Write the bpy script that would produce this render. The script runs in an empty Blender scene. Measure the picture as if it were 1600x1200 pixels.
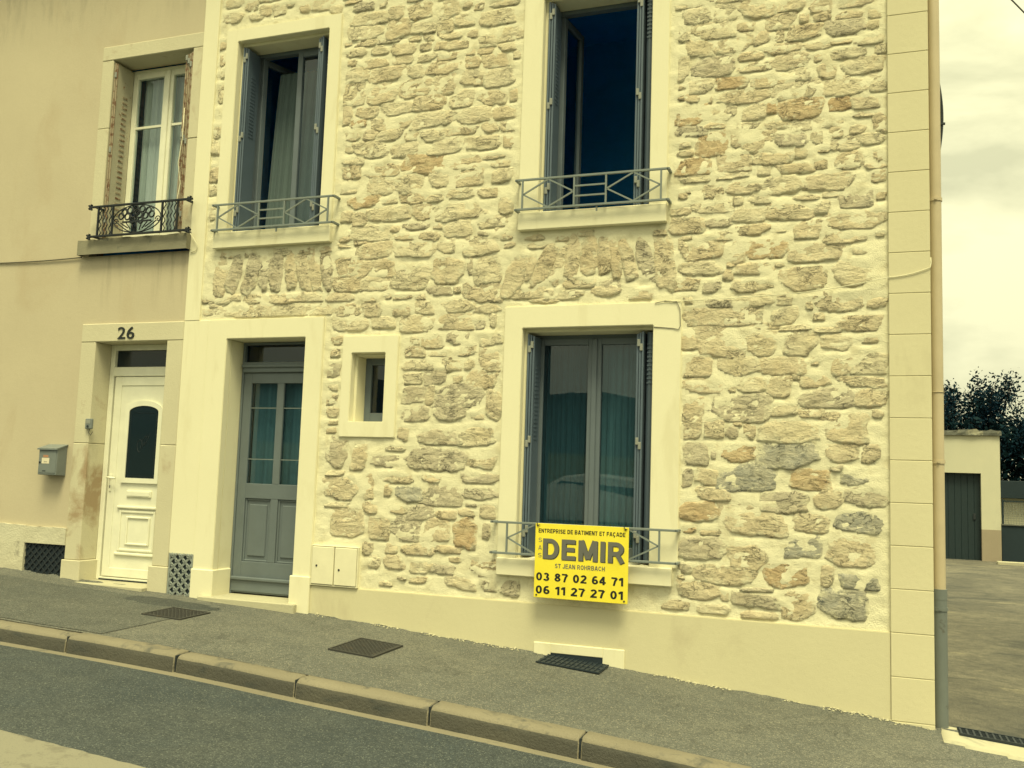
import bpy, bmesh, math, random
import numpy as np
from mathutils import Vector, Matrix
random.seed(7); rng = np.random.default_rng(7)
S = bpy.context.scene
C = S.collection
# ---------------------------------------------------------------- camera, light, exposure
cam = bpy.data.cameras.new('camera'); cam.sensor_width = 36.0; cam.lens = 33.3
cam.clip_end = 2000; cam.clip_start = 0.05
camo = bpy.data.objects.new('camera', cam); C.objects.link(camo)
camo.matrix_world = Matrix(((0.93814781, 0.00308985, 0.34622122, 0.0),
                            (0.34464536, -0.10404534, -0.93294917, -7.2),
                            (0.03314004, 0.99456775, -0.09867481, 1.6),
                            (0, 0, 0, 1)))
S.camera = camo
S.view_settings.view_transform = 'Standard'; S.view_settings.look = 'None'
S.view_settings.gamma = 1.0; S.view_settings.use_curve_mapping = False
S.view_settings.exposure = 1.34
SUN_EL, SUN_AZ = 63, 26       # degrees: height, and turn from straight-on (-y) towards +x
wd = bpy.data.worlds.new('World'); S.world = wd; wd.use_nodes = True
nt = wd.node_tree; nt.nodes.clear()
def N(t, **k):
    n = nt.nodes.new(t)
    for a, b in k.items(): setattr(n, a, b)
    return n
out = N('ShaderNodeOutputWorld'); bg = N('ShaderNodeBackground'); bg.inputs['Strength'].default_value = 0.1
sky = N('ShaderNodeTexSky'); sky.sky_type = 'NISHITA'; sky.sun_disc = False
sky.sun_elevation = math.radians(SUN_EL); sky.sun_rotation = math.radians(180 - SUN_AZ)
tc = N('ShaderNodeTexCoord'); mp = N('ShaderNodeMapping'); mp.inputs['Scale'].default_value = (1, 1, 2.6); mp.inputs['Location'].default_value = (0.35, 0.1, 0.12)
no = N('ShaderNodeTexNoise'); no.inputs['Scale'].default_value = 3.1; no.inputs['Detail'].default_value = 7; no.inputs['Roughness'].default_value = 0.52; no.inputs['Distortion'].default_value = 0.4
cr = N('ShaderNodeValToRGB'); e = cr.color_ramp.elements
e[0].position = 0.40; e[0].color = (3.7, 3.6, 2.05, 1); e[1].position = 0.60; e[1].color = (5.9, 5.65, 3.3, 1)
mx = N('ShaderNodeMixRGB'); mx.inputs[0].default_value = 0.94      # thick cloud: only a little of the clear sky comes through
L = nt.links.new
sp = N('ShaderNodeSeparateXYZ'); gr = N('ShaderNodeMapRange'); gr.inputs[1].default_value = 0; gr.inputs[2].default_value = 1; gr.inputs[3].default_value = .52; gr.inputs[4].default_value = 1.6
mu = N('ShaderNodeMixRGB'); mu.blend_type = 'MULTIPLY'; mu.inputs[0].default_value = 1       # an overcast sky is brightest overhead
L(tc.outputs['Generated'], sp.inputs[0]); L(sp.outputs[2], gr.inputs[0]); L(cr.outputs[0], mu.inputs[1]); L(gr.outputs[0], mu.inputs[2])
L(tc.outputs['Generated'], mp.inputs[0]); L(mp.outputs[0], no.inputs['Vector']); L(no.outputs[0], cr.inputs[0])
L(sky.outputs[0], mx.inputs[1]); L(mu.outputs[0], mx.inputs[2]); L(mx.outputs[0], bg.inputs[0]); L(bg.outputs[0], out.inputs[0])
sl = bpy.data.lights.new('sun', 'SUN'); sl.energy = 1.5; sl.angle = math.radians(22); sl.color = (1.0, 0.93, 0.52)
so = bpy.data.objects.new('sun', sl); C.objects.link(so)
a, el = math.radians(SUN_AZ), math.radians(SUN_EL)
so.rotation_euler = Vector((math.sin(a) * math.cos(el), -math.cos(a) * math.cos(el), math.sin(el))).to_track_quat('Z', 'Y').to_euler()
so.location = (3, -6, 9)
# ---------------------------------------------------------------- materials
def material(name, build):
    m = bpy.data.materials.new(name); m.use_nodes = True; t = m.node_tree; t.nodes.clear()
    o = t.nodes.new('ShaderNodeOutputMaterial'); b = t.nodes.new('ShaderNodeBsdfPrincipled'); t.links.new(b.outputs[0], o.inputs[0])
    build(t, b, o); return m
def pos(t): return t.nodes.new('ShaderNodeNewGeometry').outputs['Position']
def noise(t, vec, scale, detail=6, rough=.55, dist=0, stretch=None):
    if stretch:
        q = t.nodes.new('ShaderNodeMapping'); q.inputs['Scale'].default_value = stretch; t.links.new(vec, q.inputs[0]); vec = q.outputs[0]
    n = t.nodes.new('ShaderNodeTexNoise'); n.inputs['Scale'].default_value = scale; n.inputs['Detail'].default_value = detail
    n.inputs['Roughness'].default_value = rough; n.inputs['Distortion'].default_value = dist; t.links.new(vec, n.inputs['Vector']); return n.outputs[0]
def ramp(t, fac, *st):
    r = t.nodes.new('ShaderNodeValToRGB'); el = r.color_ramp.elements
    while len(el) < len(st): el.new(.5)
    for x, (p, c) in zip(el, st):
        x.position = p; x.color = (c, c, c, 1) if isinstance(c, (int, float)) else (*c, 1)
    t.links.new(fac, r.inputs[0]); return r.outputs[0]
def mix(t, fac, a, b, mode='MIX'):
    m = t.nodes.new('ShaderNodeMixRGB'); m.blend_type = mode
    for i, v in enumerate((fac, a, b)):
        if hasattr(v, 'node'): t.links.new(v, m.inputs[i])
        elif i == 0: m.inputs[0].default_value = v
        else: m.inputs[i].default_value = (*v, 1)
    return m.outputs[0]
def bump(t, b, h, strength=.3, dist=.01):
    n = t.nodes.new('ShaderNodeBump'); n.inputs['Strength'].default_value = strength; n.inputs['Distance'].default_value = dist
    t.links.new(h, n.inputs['Height']); t.links.new(n.outputs[0], b.inputs['Normal'])
def add(t, a, b, k=1.0):
    n = t.nodes.new('ShaderNodeMath'); n.operation = 'MULTIPLY_ADD'; t.links.new(b, n.inputs[0]); n.inputs[1].default_value = k; t.links.new(a, n.inputs[2]); return n.outputs[0]
M = {}
def render_mat(name, c1, c2, fine=220, stain=None, bs=.25, rough=.9):
    def f(t, b, o):
        p = pos(t); n1 = noise(t, p, 1.3, 6, .6); n2 = noise(t, p, fine, 3, .6)
        col = mix(t, ramp(t, n1, (.3, 0.), (.7, 1.)), c1, c2)
        col = mix(t, ramp(t, n2, (.35, .16), (.6, 0.)), col, tuple(v * .72 for v in c1))
        if stain:
            n3 = noise(t, p, stain[1], 8, .62, .5, stain[3] if len(stain) > 3 else None); col = mix(t, ramp(t, n3, (stain[2], 0.), (stain[2] + .12, 1.)), col, stain[0])
        if name == 'tan_render':          # rain streaks below the concrete sill
            s_ = t.nodes.new('ShaderNodeSeparateXYZ'); t.links.new(p, s_.inputs[0])
            def rng_(v, a0, a1):
                q = t.nodes.new('ShaderNodeMapRange'); q.inputs[1].default_value = a0; q.inputs[2].default_value = a1; t.links.new(v, q.inputs[0]); return q.outputs[0]
            k = mix(t, 1., rng_(s_.outputs[2], 3.05, 3.62), rng_(s_.outputs[0], -7.32, -7.22), 'MULTIPLY'); st = ramp(t, noise(t, p, 1.6, 8, .7, .2, (5, 1, .35)), (.50, 0.), (.70, .7))
            zz = rng_(s_.outputs[2], 3.70, 3.64)
            col = mix(t, mix(t, 1., mix(t, 1., k, st, 'MULTIPLY'), zz, 'MULTIPLY'), col, (.27, .235, .175))
            top = mix(t, 1., rng_(s_.outputs[2], 5.9, 6.7), ramp(t, noise(t, p, 2.2, 8, .7, .3, (2.5, 1, .6)), (.48, 0.), (.66, .8)), 'MULTIPLY'); col = mix(t, top, col, (.28, .25, .19))
        t.links.new(col, b.inputs['Base Color']); b.inputs['Roughness'].default_value = rough
        bump(t, b, add(t, n2, noise(t, p, 30, 4), .8), bs, .006)
    M[name] = material(name, f)
render_mat('mortar', (.77, .725, .53), (.81, .765, .57), 140, ((.66, .605, .425), 7, .54), 1.0)
render_mat('smooth_render', (.77, .73, .545), (.81, .77, .58), 260, ((.72, .675, .49), 2.6, .56, (1.6, 1.6, .35)), .16)
render_mat('plinth_render', (.61, .565, .395), (.65, .605, .425), 300, ((.55, .50, .35), 2.2, .58, (1, 1, .5)), .3)
render_mat('quoin_render', (.64, .59, .41), (.68, .63, .44), 320, ((.58, .53, .365), 2.2, .58, (1, 1, .5)), .35)
render_mat('tan_render', (.52, .455, .335), (.56, .495, .365), 240, ((.49, .415, .295), 1.1, .56, (1, 1, .5)), .3)
render_mat('old_limestone', (.56, .52, .385), (.62, .58, .43), 90, ((.44, .36, .25), 3.2, .60), .35)
render_mat('stained_limestone', (.56, .52, .385), (.62, .58, .43), 90, ((.36, .27, .17), 2.1, .49), .35)
render_mat('old_plinth', (.60, .58, .46), (.52, .48, .36), 60, ((.27, .25, .20), 4.5, .62), .6)
render_mat('grey_concrete', (.20, .19, .145), (.30, .28, .2), 120, ((.12, .125, .11), 5, .55), .4)
render_mat('garage_render', (.54, .53, .42), (.60, .58, .45), 60, ((.50, .48, .38), 1.5, .6), .2)
render_mat('garage_plinth', (.31, .265, .20), (.36, .30, .23), 60, None, .2)
render_mat('pale_concrete', (.50, .47, .34), (.42, .40, .30), 70, ((.30, .29, .23), 4, .57), .5)
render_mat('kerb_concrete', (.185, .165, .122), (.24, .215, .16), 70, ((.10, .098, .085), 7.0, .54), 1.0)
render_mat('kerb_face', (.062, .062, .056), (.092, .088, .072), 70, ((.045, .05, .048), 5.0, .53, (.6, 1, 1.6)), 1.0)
render_mat('gutter_concrete', (.19, .17, .125), (.23, .205, .15), 120, ((.10, .10, .09), 4, .58), .5)
def stone_mat(name, light, mid, dark, lo, hi):
    def f(t, b, o):
        p = pos(t); oi = t.nodes.new('ShaderNodeObjectInfo')
        w = t.nodes.new('ShaderNodeVectorMath'); w.operation = 'MULTIPLY_ADD'; w.inputs[1].default_value = (9, 5, 7)
        cb = t.nodes.new('ShaderNodeCombineXYZ')
        for i in range(3): t.links.new(oi.outputs['Random'], cb.inputs[i])
        t.links.new(cb.outputs[0], w.inputs[0]); t.links.new(p, w.inputs[2]); v = w.outputs[0]
        rim = t.nodes.new('ShaderNodeAttribute'); rim.attribute_name = 'rim'
        n1 = noise(t, v, 7, 10, .72, 1.2, (1, 1, 1.7)); n2 = noise(t, v, 19, 10, .74, 1.0, (1, 1, 1.9)); n3 = noise(t, v, 62, 6, .72); n4 = noise(t, v, 3.2, 5, .6, .5)
        col = mix(t, ramp(t, n1, (lo, 0.), (hi, 1.)), light, mid)
        col = mix(t, ramp(t, n4, (.45, 0.), (.62, .55)), col, tuple(c * k for c, k in zip(mid, (.98, .93, .84))))       # rusty bloom on part of a stone
        col = mix(t, ramp(t, n2, (.56, 0.), (.62, .50), (.69, .9)), col, dark)
        col = mix(t, ramp(t, n3, (.55, 0.), (.70, .45)), col, dark)
        vn = noise(t, v, 6, 7, .66, 1.3, (1, 1, 2.4)); vm = noise(t, v, 5, 4, .6)
        vein = mix(t, 1., ramp(t, vn, (.484, 0.), (.498, .8), (.508, .8), (.522, 0.)), ramp(t, vm, (.48, 0.), (.58, 1.)), 'MULTIPLY')
        col = mix(t, vein, col, tuple(c * .62 for c in dark))                        # cracks along the bedding
        lime = add(t, noise(t, v, 13, 8, .72, .6), rim.outputs['Fac'], .30)
        col = mix(t, ramp(t, lime, (.74, 0.), (.87, .92)), col, (.77, .725, .53))      # lime smeared over the rim of the face
        t.links.new(col, b.inputs['Base Color']); b.inputs['Roughness'].default_value = .92
        bump(t, b, add(t, add(t, add(t, n2, n1, 1.2), n3, .55), vein, -.5), .9, .02)
    M[name] = material(name, f)
stone_mat('stone_beige', (.745, .66, .46), (.65, .555, .39), (.27, .23, .175), .42, .68)
stone_mat('stone_grey', (.66, .595, .435), (.53, .475, .36), (.20, .18, .155), .42, .66)
stone_mat('stone_ochre', (.67, .545, .345), (.555, .41, .25), (.25, .18, .12), .40, .66)
stone_mat('stone_pale', (.77, .70, .50), (.71, .63, .45), (.36, .31, .235), .44, .72)
stone_mat('stone_blue', (.60, .56, .435), (.38, .375, .325), (.085, .115, .13), .39, .61)
STONES = ['stone_beige', 'stone_grey', 'stone_ochre', 'stone_pale', 'stone_blue']
def paint(name, c, rough=.45, metal=0., wear=None, bs=.05, sc=60):
    def f(t, b, o):
        p = pos(t); n = noise(t, p, 6, 6, .6)
        col = mix(t, ramp(t, n, (.3, 0.), (.7, 1.)), tuple(v * .93 for v in c), tuple(min(1, v * 1.05) for v in c))
        if wear: col = mix(t, ramp(t, noise(t, p, wear[1], 9, .68, .3), (wear[2], 0.), (wear[2] + .06, 1.)), col, wear[0])
        t.links.new(col, b.inputs['Base Color']); b.inputs['Roughness'].default_value = rough; b.inputs['Metallic'].default_value = metal
        bump(t, b, noise(t, p, sc, 4), bs, .004)
    M[name] = material(name, f)
paint('grey_joinery', (.122, .152, .185), .5)
paint('grey_shutter', (.090, .125, .175), .5)
paint('grey_rail', (.185, .215, .215), .45)
paint('grey_door', (.130, .158, .180), .5)
paint('white_plastic', (.80, .79, .66), .35)
paint('cream_box', (.77, .73, .55), .45)
paint('old_shutter', (.44, .41, .31), .6, 0, ((.24, .13, .07), 14, .62), .1)
paint('rusty_edge', (.33, .27, .19), .7, 0, ((.17, .09, .05), 20, .50), .2)
paint('black_iron', (.003, .008, .015), .5)
paint('dark_grille', (.010, .020, .032), .6)
paint('hinge_metal', (.26, .27, .25), .5)
paint('pale_grille', (.27, .30, .29), .55, 0, ((.16, .15, .12), 16, .6))
paint('mailbox_grey', (.175, .20, .205), .45)
paint('sticker', (.72, .66, .52), .5); paint('sticker_red', (.45, .22, .13), .5)
paint('black_print', (.010, .014, .018), .5); paint('grey_print', (.135, .135, .125), .5); paint('shadow_print', (.05, .055, .055), .5)
paint('yellow_board', (.88, .74, .055), .4)
paint('beige_pipe', (.50, .42, .29), .45); paint('grey_pipe', (.145, .165, .165), .55, 0, ((.10, .10, .09), 8, .6))
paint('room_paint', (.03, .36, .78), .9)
paint('cast_iron', (.036, .036, .036), .7, 0, ((.075, .058, .042), 20, .60), .5)
paint('dark_steel', (.014, .022, .030), .6)
paint('garage_door', (.007, .022, .030), .6)
paint('slab_edge', (.13, .135, .12), .85, 0, ((.30, .29, .22), 3, .55), .4, 20)
paint('white_cable', (.70, .67, .50), .5); paint('dark_cable', (.02, .028, .036), .6); paint('grey_cable', (.16, .145, .11), .6)
paint('clay_pot', (.16, .11, .085), .8); paint('pot_soil', (.05, .04, .03), .95)
paint('pot_leaf', (.035, .055, .035), .7); paint('roof_tile', (.19, .10, .07), .85)
paint('dark_fence', (.008, .022, .034), .8); paint('wire', (.20, .21, .19), .5); paint('backing_white', (.55, .54, .42), .9)
paint('tyre', (.012, .013, .015), .8); paint('car_paint', (.55, .58, .58), .2, .1); paint('wheel_rim', (.35, .36, .36), .35, .6); paint('lamp_red', (.30, .03, .02), .3); paint('lamp_clear', (.7, .7, .65), .2)
def curtain_mat(t, b, o):
    p = pos(t); n = noise(t, p, 3, 4, .5); w = noise(t, p, 28, 3, .5, 0, (1, 1, .02))
    t.links.new(mix(t, ramp(t, w, (.3, 0.), (.7, 1.)), (.42, .44, .42), (.62, .62, .55)), b.inputs['Base Color']); b.inputs['Roughness'].default_value = .95
    bump(t, b, w, .3, .01)
M['curtain'] = material('curtain', curtain_mat)
paint('slate_curtain', (.10, .14, .15), .95, 0, None, .1, 20)
paint('grey_curtain', (.20, .25, .25), .95, 0, None, .1, 20)
def glass(name, tint, rough=.01):
    def f(t, b, o):
        t.nodes.remove(b)
        tr = t.nodes.new('ShaderNodeBsdfTransparent'); tr.inputs[0].default_value = (*tint, 1)
        gl = t.nodes.new('ShaderNodeBsdfGlossy'); gl.inputs['Roughness'].default_value = rough; gl.inputs[0].default_value = (.80, .88, .95, 1)
        fr = t.nodes.new('ShaderNodeFresnel'); fr.inputs[0].default_value = 1.55
        m1 = t.nodes.new('ShaderNodeMath'); m1.operation = 'MULTIPLY'; m1.inputs[1].default_value = 1.5; ge = t.nodes.new('ShaderNodeNewGeometry'); m2 = t.nodes.new('ShaderNodeMath'); m2.operation = 'SUBTRACT'; m2.inputs[0].default_value = 1.5
        m3 = t.nodes.new('ShaderNodeMath'); m3.operation = 'MULTIPLY'; m3.inputs[1].default_value = 1.5; t.links.new(ge.outputs['Backfacing'], m3.inputs[0]); t.links.new(m3.outputs[0], m2.inputs[1])
        t.links.new(m2.outputs[0], m1.inputs[1]); t.links.new(fr.outputs[0], m1.inputs[0])      # the sheet's far side does not mirror a second time
        mm = t.nodes.new('ShaderNodeMixShader'); t.links.new(m1.outputs[0], mm.inputs[0]); t.links.new(tr.outputs[0], mm.inputs[1]); t.links.new(gl.outputs[0], mm.inputs[2])
        t.links.new(mm.outputs[0], o.inputs[0])
    M[name] = material(name, f)
glass('glass', (.52, .65, .72)); glass('glass_clear', (.86, .91, .94)); glass('glass_dark', (.36, .55, .70))
def dark_pane(t, b, o):
    p = pos(t); b.inputs['Base Color'].default_value = (.006, .016, .026, 1); b.inputs['Roughness'].default_value = .12
    bump(t, b, noise(t, p, 40, 3), .06, .004)
M['leaded_glass'] = material('leaded_glass', dark_pane)
def asphalt(name, c1, c2, spk, sc=1.0, crack=0.):
    def f(t, b, o):
        p = pos(t); n1 = noise(t, p, .8, 8, .66, .5); n5 = noise(t, p, 4.5, 7, .7, .3); n2 = noise(t, p, 130 * sc, 4, .75); n4 = noise(t, p, 38, 5, .75)
        v = t.nodes.new('ShaderNodeTexVoronoi'); v.inputs['Scale'].default_value = 150 * sc; t.links.new(p, v.inputs['Vector'])
        vc = t.nodes.new('ShaderNodeSeparateColor'); t.links.new(v.outputs['Color'], vc.inputs[0])
        col = mix(t, ramp(t, n1, (.36, 0.), (.64, 1.)), c1, c2)
        col = mix(t, ramp(t, n5, (.40, .40), (.56, 0.)), col, tuple(x * .55 for x in c1))
        col = mix(t, ramp(t, n4, (.40, .55), (.58, 0.)), col, tuple(x * .45 for x in c1))
        col = mix(t, ramp(t, n2, (.40, .75), (.56, 0.)), col, tuple(x * .25 for x in c1))
        col = mix(t, ramp(t, vc.outputs[0], (.86, 0.), (1., .75)), col, spk)
        if crack:
            e = t.nodes.new('ShaderNodeTexVoronoi'); e.feature = 'DISTANCE_TO_EDGE'; e.inputs['Scale'].default_value = .55
            w = mix(t, .12, p, noise(t, p, 2.5, 6, .7)); q = t.nodes.new('ShaderNodeVectorMath'); q.operation = 'ADD'; t.links.new(p, q.inputs[0])
            k = t.nodes.new('ShaderNodeTexNoise'); k.inputs['Scale'].default_value = 2.2; k.inputs['Detail'].default_value = 6; t.links.new(p, k.inputs['Vector']); t.links.new(k.outputs['Color'], q.inputs[1]); t.links.new(q.outputs[0], e.inputs['Vector'])
            col = mix(t, ramp(t, e.outputs['Distance'], (.0, crack), (.006, 0.)), col, tuple(x * .25 for x in c1))
        t.links.new(col, b.inputs['Base Color']); b.inputs['Roughness'].default_value = .88
        bump(t, b, add(t, n2, v.outputs['Distance'], -.6), .7, .006)
    M[name] = material(name, f)
asphalt('pavement_asphalt', (.145, .155, .148), (.205, .205, .178), (.33, .31, .25), 1., .5)
asphalt('road_asphalt', (.050, .068, .082), (.086, .098, .098), (.17, .185, .17), 1.0)
asphalt('patch_asphalt', (.100, .112, .110), (.142, .148, .136), (.26, .25, .21))
asphalt('fresh_asphalt', (.055, .068, .075), (.095, .10, .095), (.15, .15, .12))
def drive(t, b, o):
    p = pos(t); n1 = noise(t, p, .38, 8, .66, .8); n2 = noise(t, p, 90, 4, .75); n3 = noise(t, p, 1.3, 9, .72, 1.0, (.7, 1.2, 1)); n4 = noise(t, p, 9, 8, .75)
    col = mix(t, ramp(t, n1, (.42, 0.), (.58, 1.)), (.125, .118, .098), (.215, .198, .155))
    col = mix(t, ramp(t, n3, (.56, 0.), (.63, .8)), col, (.30, .27, .19))
    col = mix(t, ramp(t, n3, (.38, .8), (.46, 0.)), col, (.045, .05, .05))
    col = mix(t, ramp(t, n4, (.42, .5), (.54, 0.)), col, (.06, .06, .055))
    col = mix(t, ramp(t, n2, (.40, .7), (.56, 0.)), col, (.04, .042, .04))
    t.links.new(col, b.inputs['Base Color']); b.inputs['Roughness'].default_value = .9; bump(t, b, add(t, n2, n4, .8), .7, .01)
M['driveway_asphalt'] = material('driveway_asphalt', drive)
def marking(t, b, o):
    p = pos(t); col = mix(t, ramp(t, noise(t, p, 7, 9, .7, .3), (.52, 0.), (.60, .8)), (.215, .205, .16), (.15, .14, .11))
    col = mix(t, ramp(t, noise(t, p, 120, 3), (.55, 0.), (.7, .5)), col, (.12, .12, .11))
    t.links.new(col, b.inputs['Base Color']); b.inputs['Roughness'].default_value = .8
M['road_paint'] = material('road_paint', marking)
def leaf(name, c1, c2):
    def f(t, b, o):
        p = pos(t); col = mix(t, ramp(t, noise(t, p, 1.5, 4), (.35, 0.), (.65, 1.)), c1, c2)
        t.links.new(col, b.inputs['Base Color']); b.inputs['Roughness'].default_value = .8; b.inputs['Specular IOR Level'].default_value = .08
    M[name] = material(name, f)
leaf('leaf', (.003, .017, .036), (.008, .028, .040)); leaf('hedge_leaf', (.003, .015, .024), (.007, .022, .026)); leaf('grass', (.05, .06, .03), (.08, .085, .04))
paint('bark', (.022, .022, .02), .9, 0, None, .5, 30)
# ---------------------------------------------------------------- helpers
def link(o): C.objects.link(o); return o
def tag(o, label=None, cat=None, group=None, kind=None):
    for k, v in (('label', label), ('category', cat), ('group', group), ('kind', kind)):
        if v: o[k] = v
    return o
def thing(name, label, cat, loc=(0, 0, 0), group=None):
    o = link(bpy.data.objects.new(name, None)); o.location = loc; o.empty_display_size = .2
    return tag(o, label, cat, group)
def W0(o):   # world location of an object whose ancestors are only translated
    v = Vector(o.location)
    while o.parent: o = o.parent; v += Vector(o.location)
    return v
def fin(name, me, mat, parent=None, org=None):
    for m in (mat if isinstance(mat, (list, tuple)) else [mat]): me.materials.append(M[m])
    if org is None:
        n = len(me.vertices); co = np.empty(n * 3, 'f'); me.vertices.foreach_get('co', co); co = co.reshape(-1, 3); org = (co.min(0) + co.max(0)) / 2
    org = Vector([float(v) for v in org]); me.transform(Matrix.Translation(-org))
    o = link(bpy.data.objects.new(name, me))
    if parent is not None: o.parent = parent; o.location = org - W0(parent)
    else: o.location = org
    return o
class MB:
    def __init__(s): s.bm = bmesh.new()
    def box(s, x0, x1, y0, y1, z0, z1):
        x0, x1 = sorted((x0, x1)); y0, y1 = sorted((y0, y1)); z0, z1 = sorted((z0, z1))
        v = [s.bm.verts.new((x, y, z)) for z in (z0, z1) for (x, y) in ((x0, y0), (x1, y0), (x1, y1), (x0, y1))]
        for f in ((3, 2, 1, 0), (4, 5, 6, 7), (0, 1, 5, 4), (1, 2, 6, 5), (2, 3, 7, 6), (3, 0, 4, 7)): s.bm.faces.new([v[i] for i in f])
        return s
    def frame(s, x0, x1, z0, z1, o0, o1, p0, p1, y0, y1, bottom):      # one seamless surround (three-sided when it has no bottom)
        if not bottom: O = [(x0, z0), (x0, z1), (x1, z1), (x1, z0)]; I = [(o0, z0), (o0, p1), (o1, p1), (o1, z0)]
        else: O = [(x0, z0), (x0, z1), (x1, z1), (x1, z0)]; I = [(o0, p0), (o0, p1), (o1, p1), (o1, p0)]
        q = lambda P, y: [s.bm.verts.new((x, y, z)) for x, z in P]
        a, b, c, d = q(O, y0), q(I, y0), q(O, y1), q(I, y1); n = 4 if bottom else 3
        for i in range(n):
            k = (i + 1) % 4; s.bm.faces.new((a[i], b[i], b[k], a[k])); s.bm.faces.new((c[i], c[k], d[k], d[i])); s.bm.faces.new((a[i], a[k], c[k], c[i])); s.bm.faces.new((b[i], d[i], d[k], b[k]))
        if not bottom:
            s.bm.faces.new((a[0], c[0], d[0], b[0])); s.bm.faces.new((a[3], b[3], d[3], c[3]))
        return s
    def prism(s, pts, y0, y1):          # polygon in (x, z), counter-clockwise seen from -y
        a = [s.bm.verts.new((x, y0, z)) for x, z in pts]; b = [s.bm.verts.new((x, y1, z)) for x, z in pts]; n = len(pts)
        s.bm.faces.new(a); s.bm.faces.new(b[::-1])
        for i in range(n): s.bm.faces.new((a[i], b[i], b[(i + 1) % n], a[(i + 1) % n]))
        return s
    def bar(s, p, q, r, n=8, flat=None):
        p, q = Vector(p), Vector(q); d = (q - p).normalized(); u = d.orthogonal().normalized()
        if abs(d.y) < .99: u = d.cross(Vector((0, 1, 0))).normalized()
        w = d.cross(u); ring = []
        ru, rw = (r, r) if flat is None else flat
        for c in (p, q):
            ring.append([s.bm.verts.new(c + u * ru * math.cos(2 * math.pi * (i + .5) / n) * (1.414 if n == 4 else 1) + w * rw * math.sin(2 * math.pi * (i + .5) / n) * (1.414 if n == 4 else 1)) for i in range(n)])
        for i in range(n): s.bm.faces.new((ring[0][i], ring[1][i], ring[1][(i + 1) % n], ring[0][(i + 1) % n]))
        s.bm.faces.new(ring[0]); s.bm.faces.new(ring[1][::-1]); return s
    def tube(s, pts, r, n=6, closed=False):
        pts = [Vector(p) for p in pts]; rings = []; m = len(pts)
        for i, p in enumerate(pts):
            a = pts[(i - 1) % m] if (closed or i) else p; b = pts[(i + 1) % m] if (closed or i < m - 1) else p
            d = (b - a).normalized(); ref = Vector((0, 1, 0)) if abs(d.y) < .9 else Vector((1, 0, 0)); u = d.cross(ref).normalized(); w = d.cross(u)
            rr = r[i] if isinstance(r, (list, tuple)) else r
            rings.append([s.bm.verts.new(p + (u * math.cos(2 * math.pi * k / n) + w * math.sin(2 * math.pi * k / n)) * rr) for k in range(n)])
        for i in range(m if closed else m - 1):
            A, B = rings[i], rings[(i + 1) % m]
            for k in range(n): s.bm.faces.new((A[k], A[(k + 1) % n], B[(k + 1) % n], B[k]))
        if not closed: s.bm.faces.new(rings[0][::-1]); s.bm.faces.new(rings[-1])
        return s
    def build(s, name, mat, parent=None, org=None, bevel=0, smooth=False, seg=1):
        if bevel: bmesh.ops.bevel(s.bm, geom=list(s.bm.edges), offset=bevel, segments=seg, affect='EDGES', clamp_overlap=True)
        bmesh.ops.recalc_face_normals(s.bm, faces=list(s.bm.faces))
        me = bpy.data.meshes.new(name); s.bm.to_mesh(me); s.bm.free()
        if smooth: me.shade_smooth()
        return fin(name, me, mat, parent, org)
def box(name, mat, parent, x0, x1, y0, y1, z0, z1, bevel=0): return MB().box(x0, x1, y0, y1, z0, z1).build(name, mat, parent, None, bevel)
def ring(name, mat, parent, x0, x1, z0, z1, y0, y1, w, bevel=.003, wb=None, wt=None):      # rectangular frame of four butted members
    m = MB(); wb = w if wb is None else wb; wt = w if wt is None else wt
    m.box(x0, x0 + w, y0, y1, z0, z1); m.box(x1 - w, x1, y0, y1, z0, z1); m.box(x0 + w, x1 - w, y0, y1, z1 - wt, z1)
    if wb: m.box(x0 + w, x1 - w, y0, y1, z0, z0 + wb)
    return m.build(name, mat, parent, None, bevel)
def pymesh(name, V, F, mat, parent=None, smooth=True, org=None, rim=None):
    me = bpy.data.meshes.new(name); me.from_pydata([tuple(map(float, v)) for v in V], [], [tuple(map(int, f)) for f in F]); me.update()
    if rim is not None: me.attributes.new('rim', 'FLOAT', 'POINT').data.foreach_set('value', np.asarray(rim, 'f'))
    if smooth: me.shade_smooth()
    return fin(name, me, mat, parent, org)
_perm = rng.random((64, 64, 8)) * 2 - 1
def vnoise(x, y, k=0):
    xi, yi = np.floor(x).astype(int), np.floor(y).astype(int); fx, fy = x - xi, y - yi
    fx = fx * fx * (3 - 2 * fx); fy = fy * fy * (3 - 2 * fy); g = lambda a, b: _perm[(xi + a) % 64, (yi + b) % 64, k % 8]
    return (g(0, 0) * (1 - fx) + g(1, 0) * fx) * (1 - fy) + (g(0, 1) * (1 - fx) + g(1, 1) * fx) * fy
def fbm(x, y, o=4, k=0):
    s = 0; a = .5
    for i in range(o): s = s + a * vnoise(x * 2 ** i + 13.7 * i, y * 2 ** i + 7.3 * i, k + i); a *= .55
    return s
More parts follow.
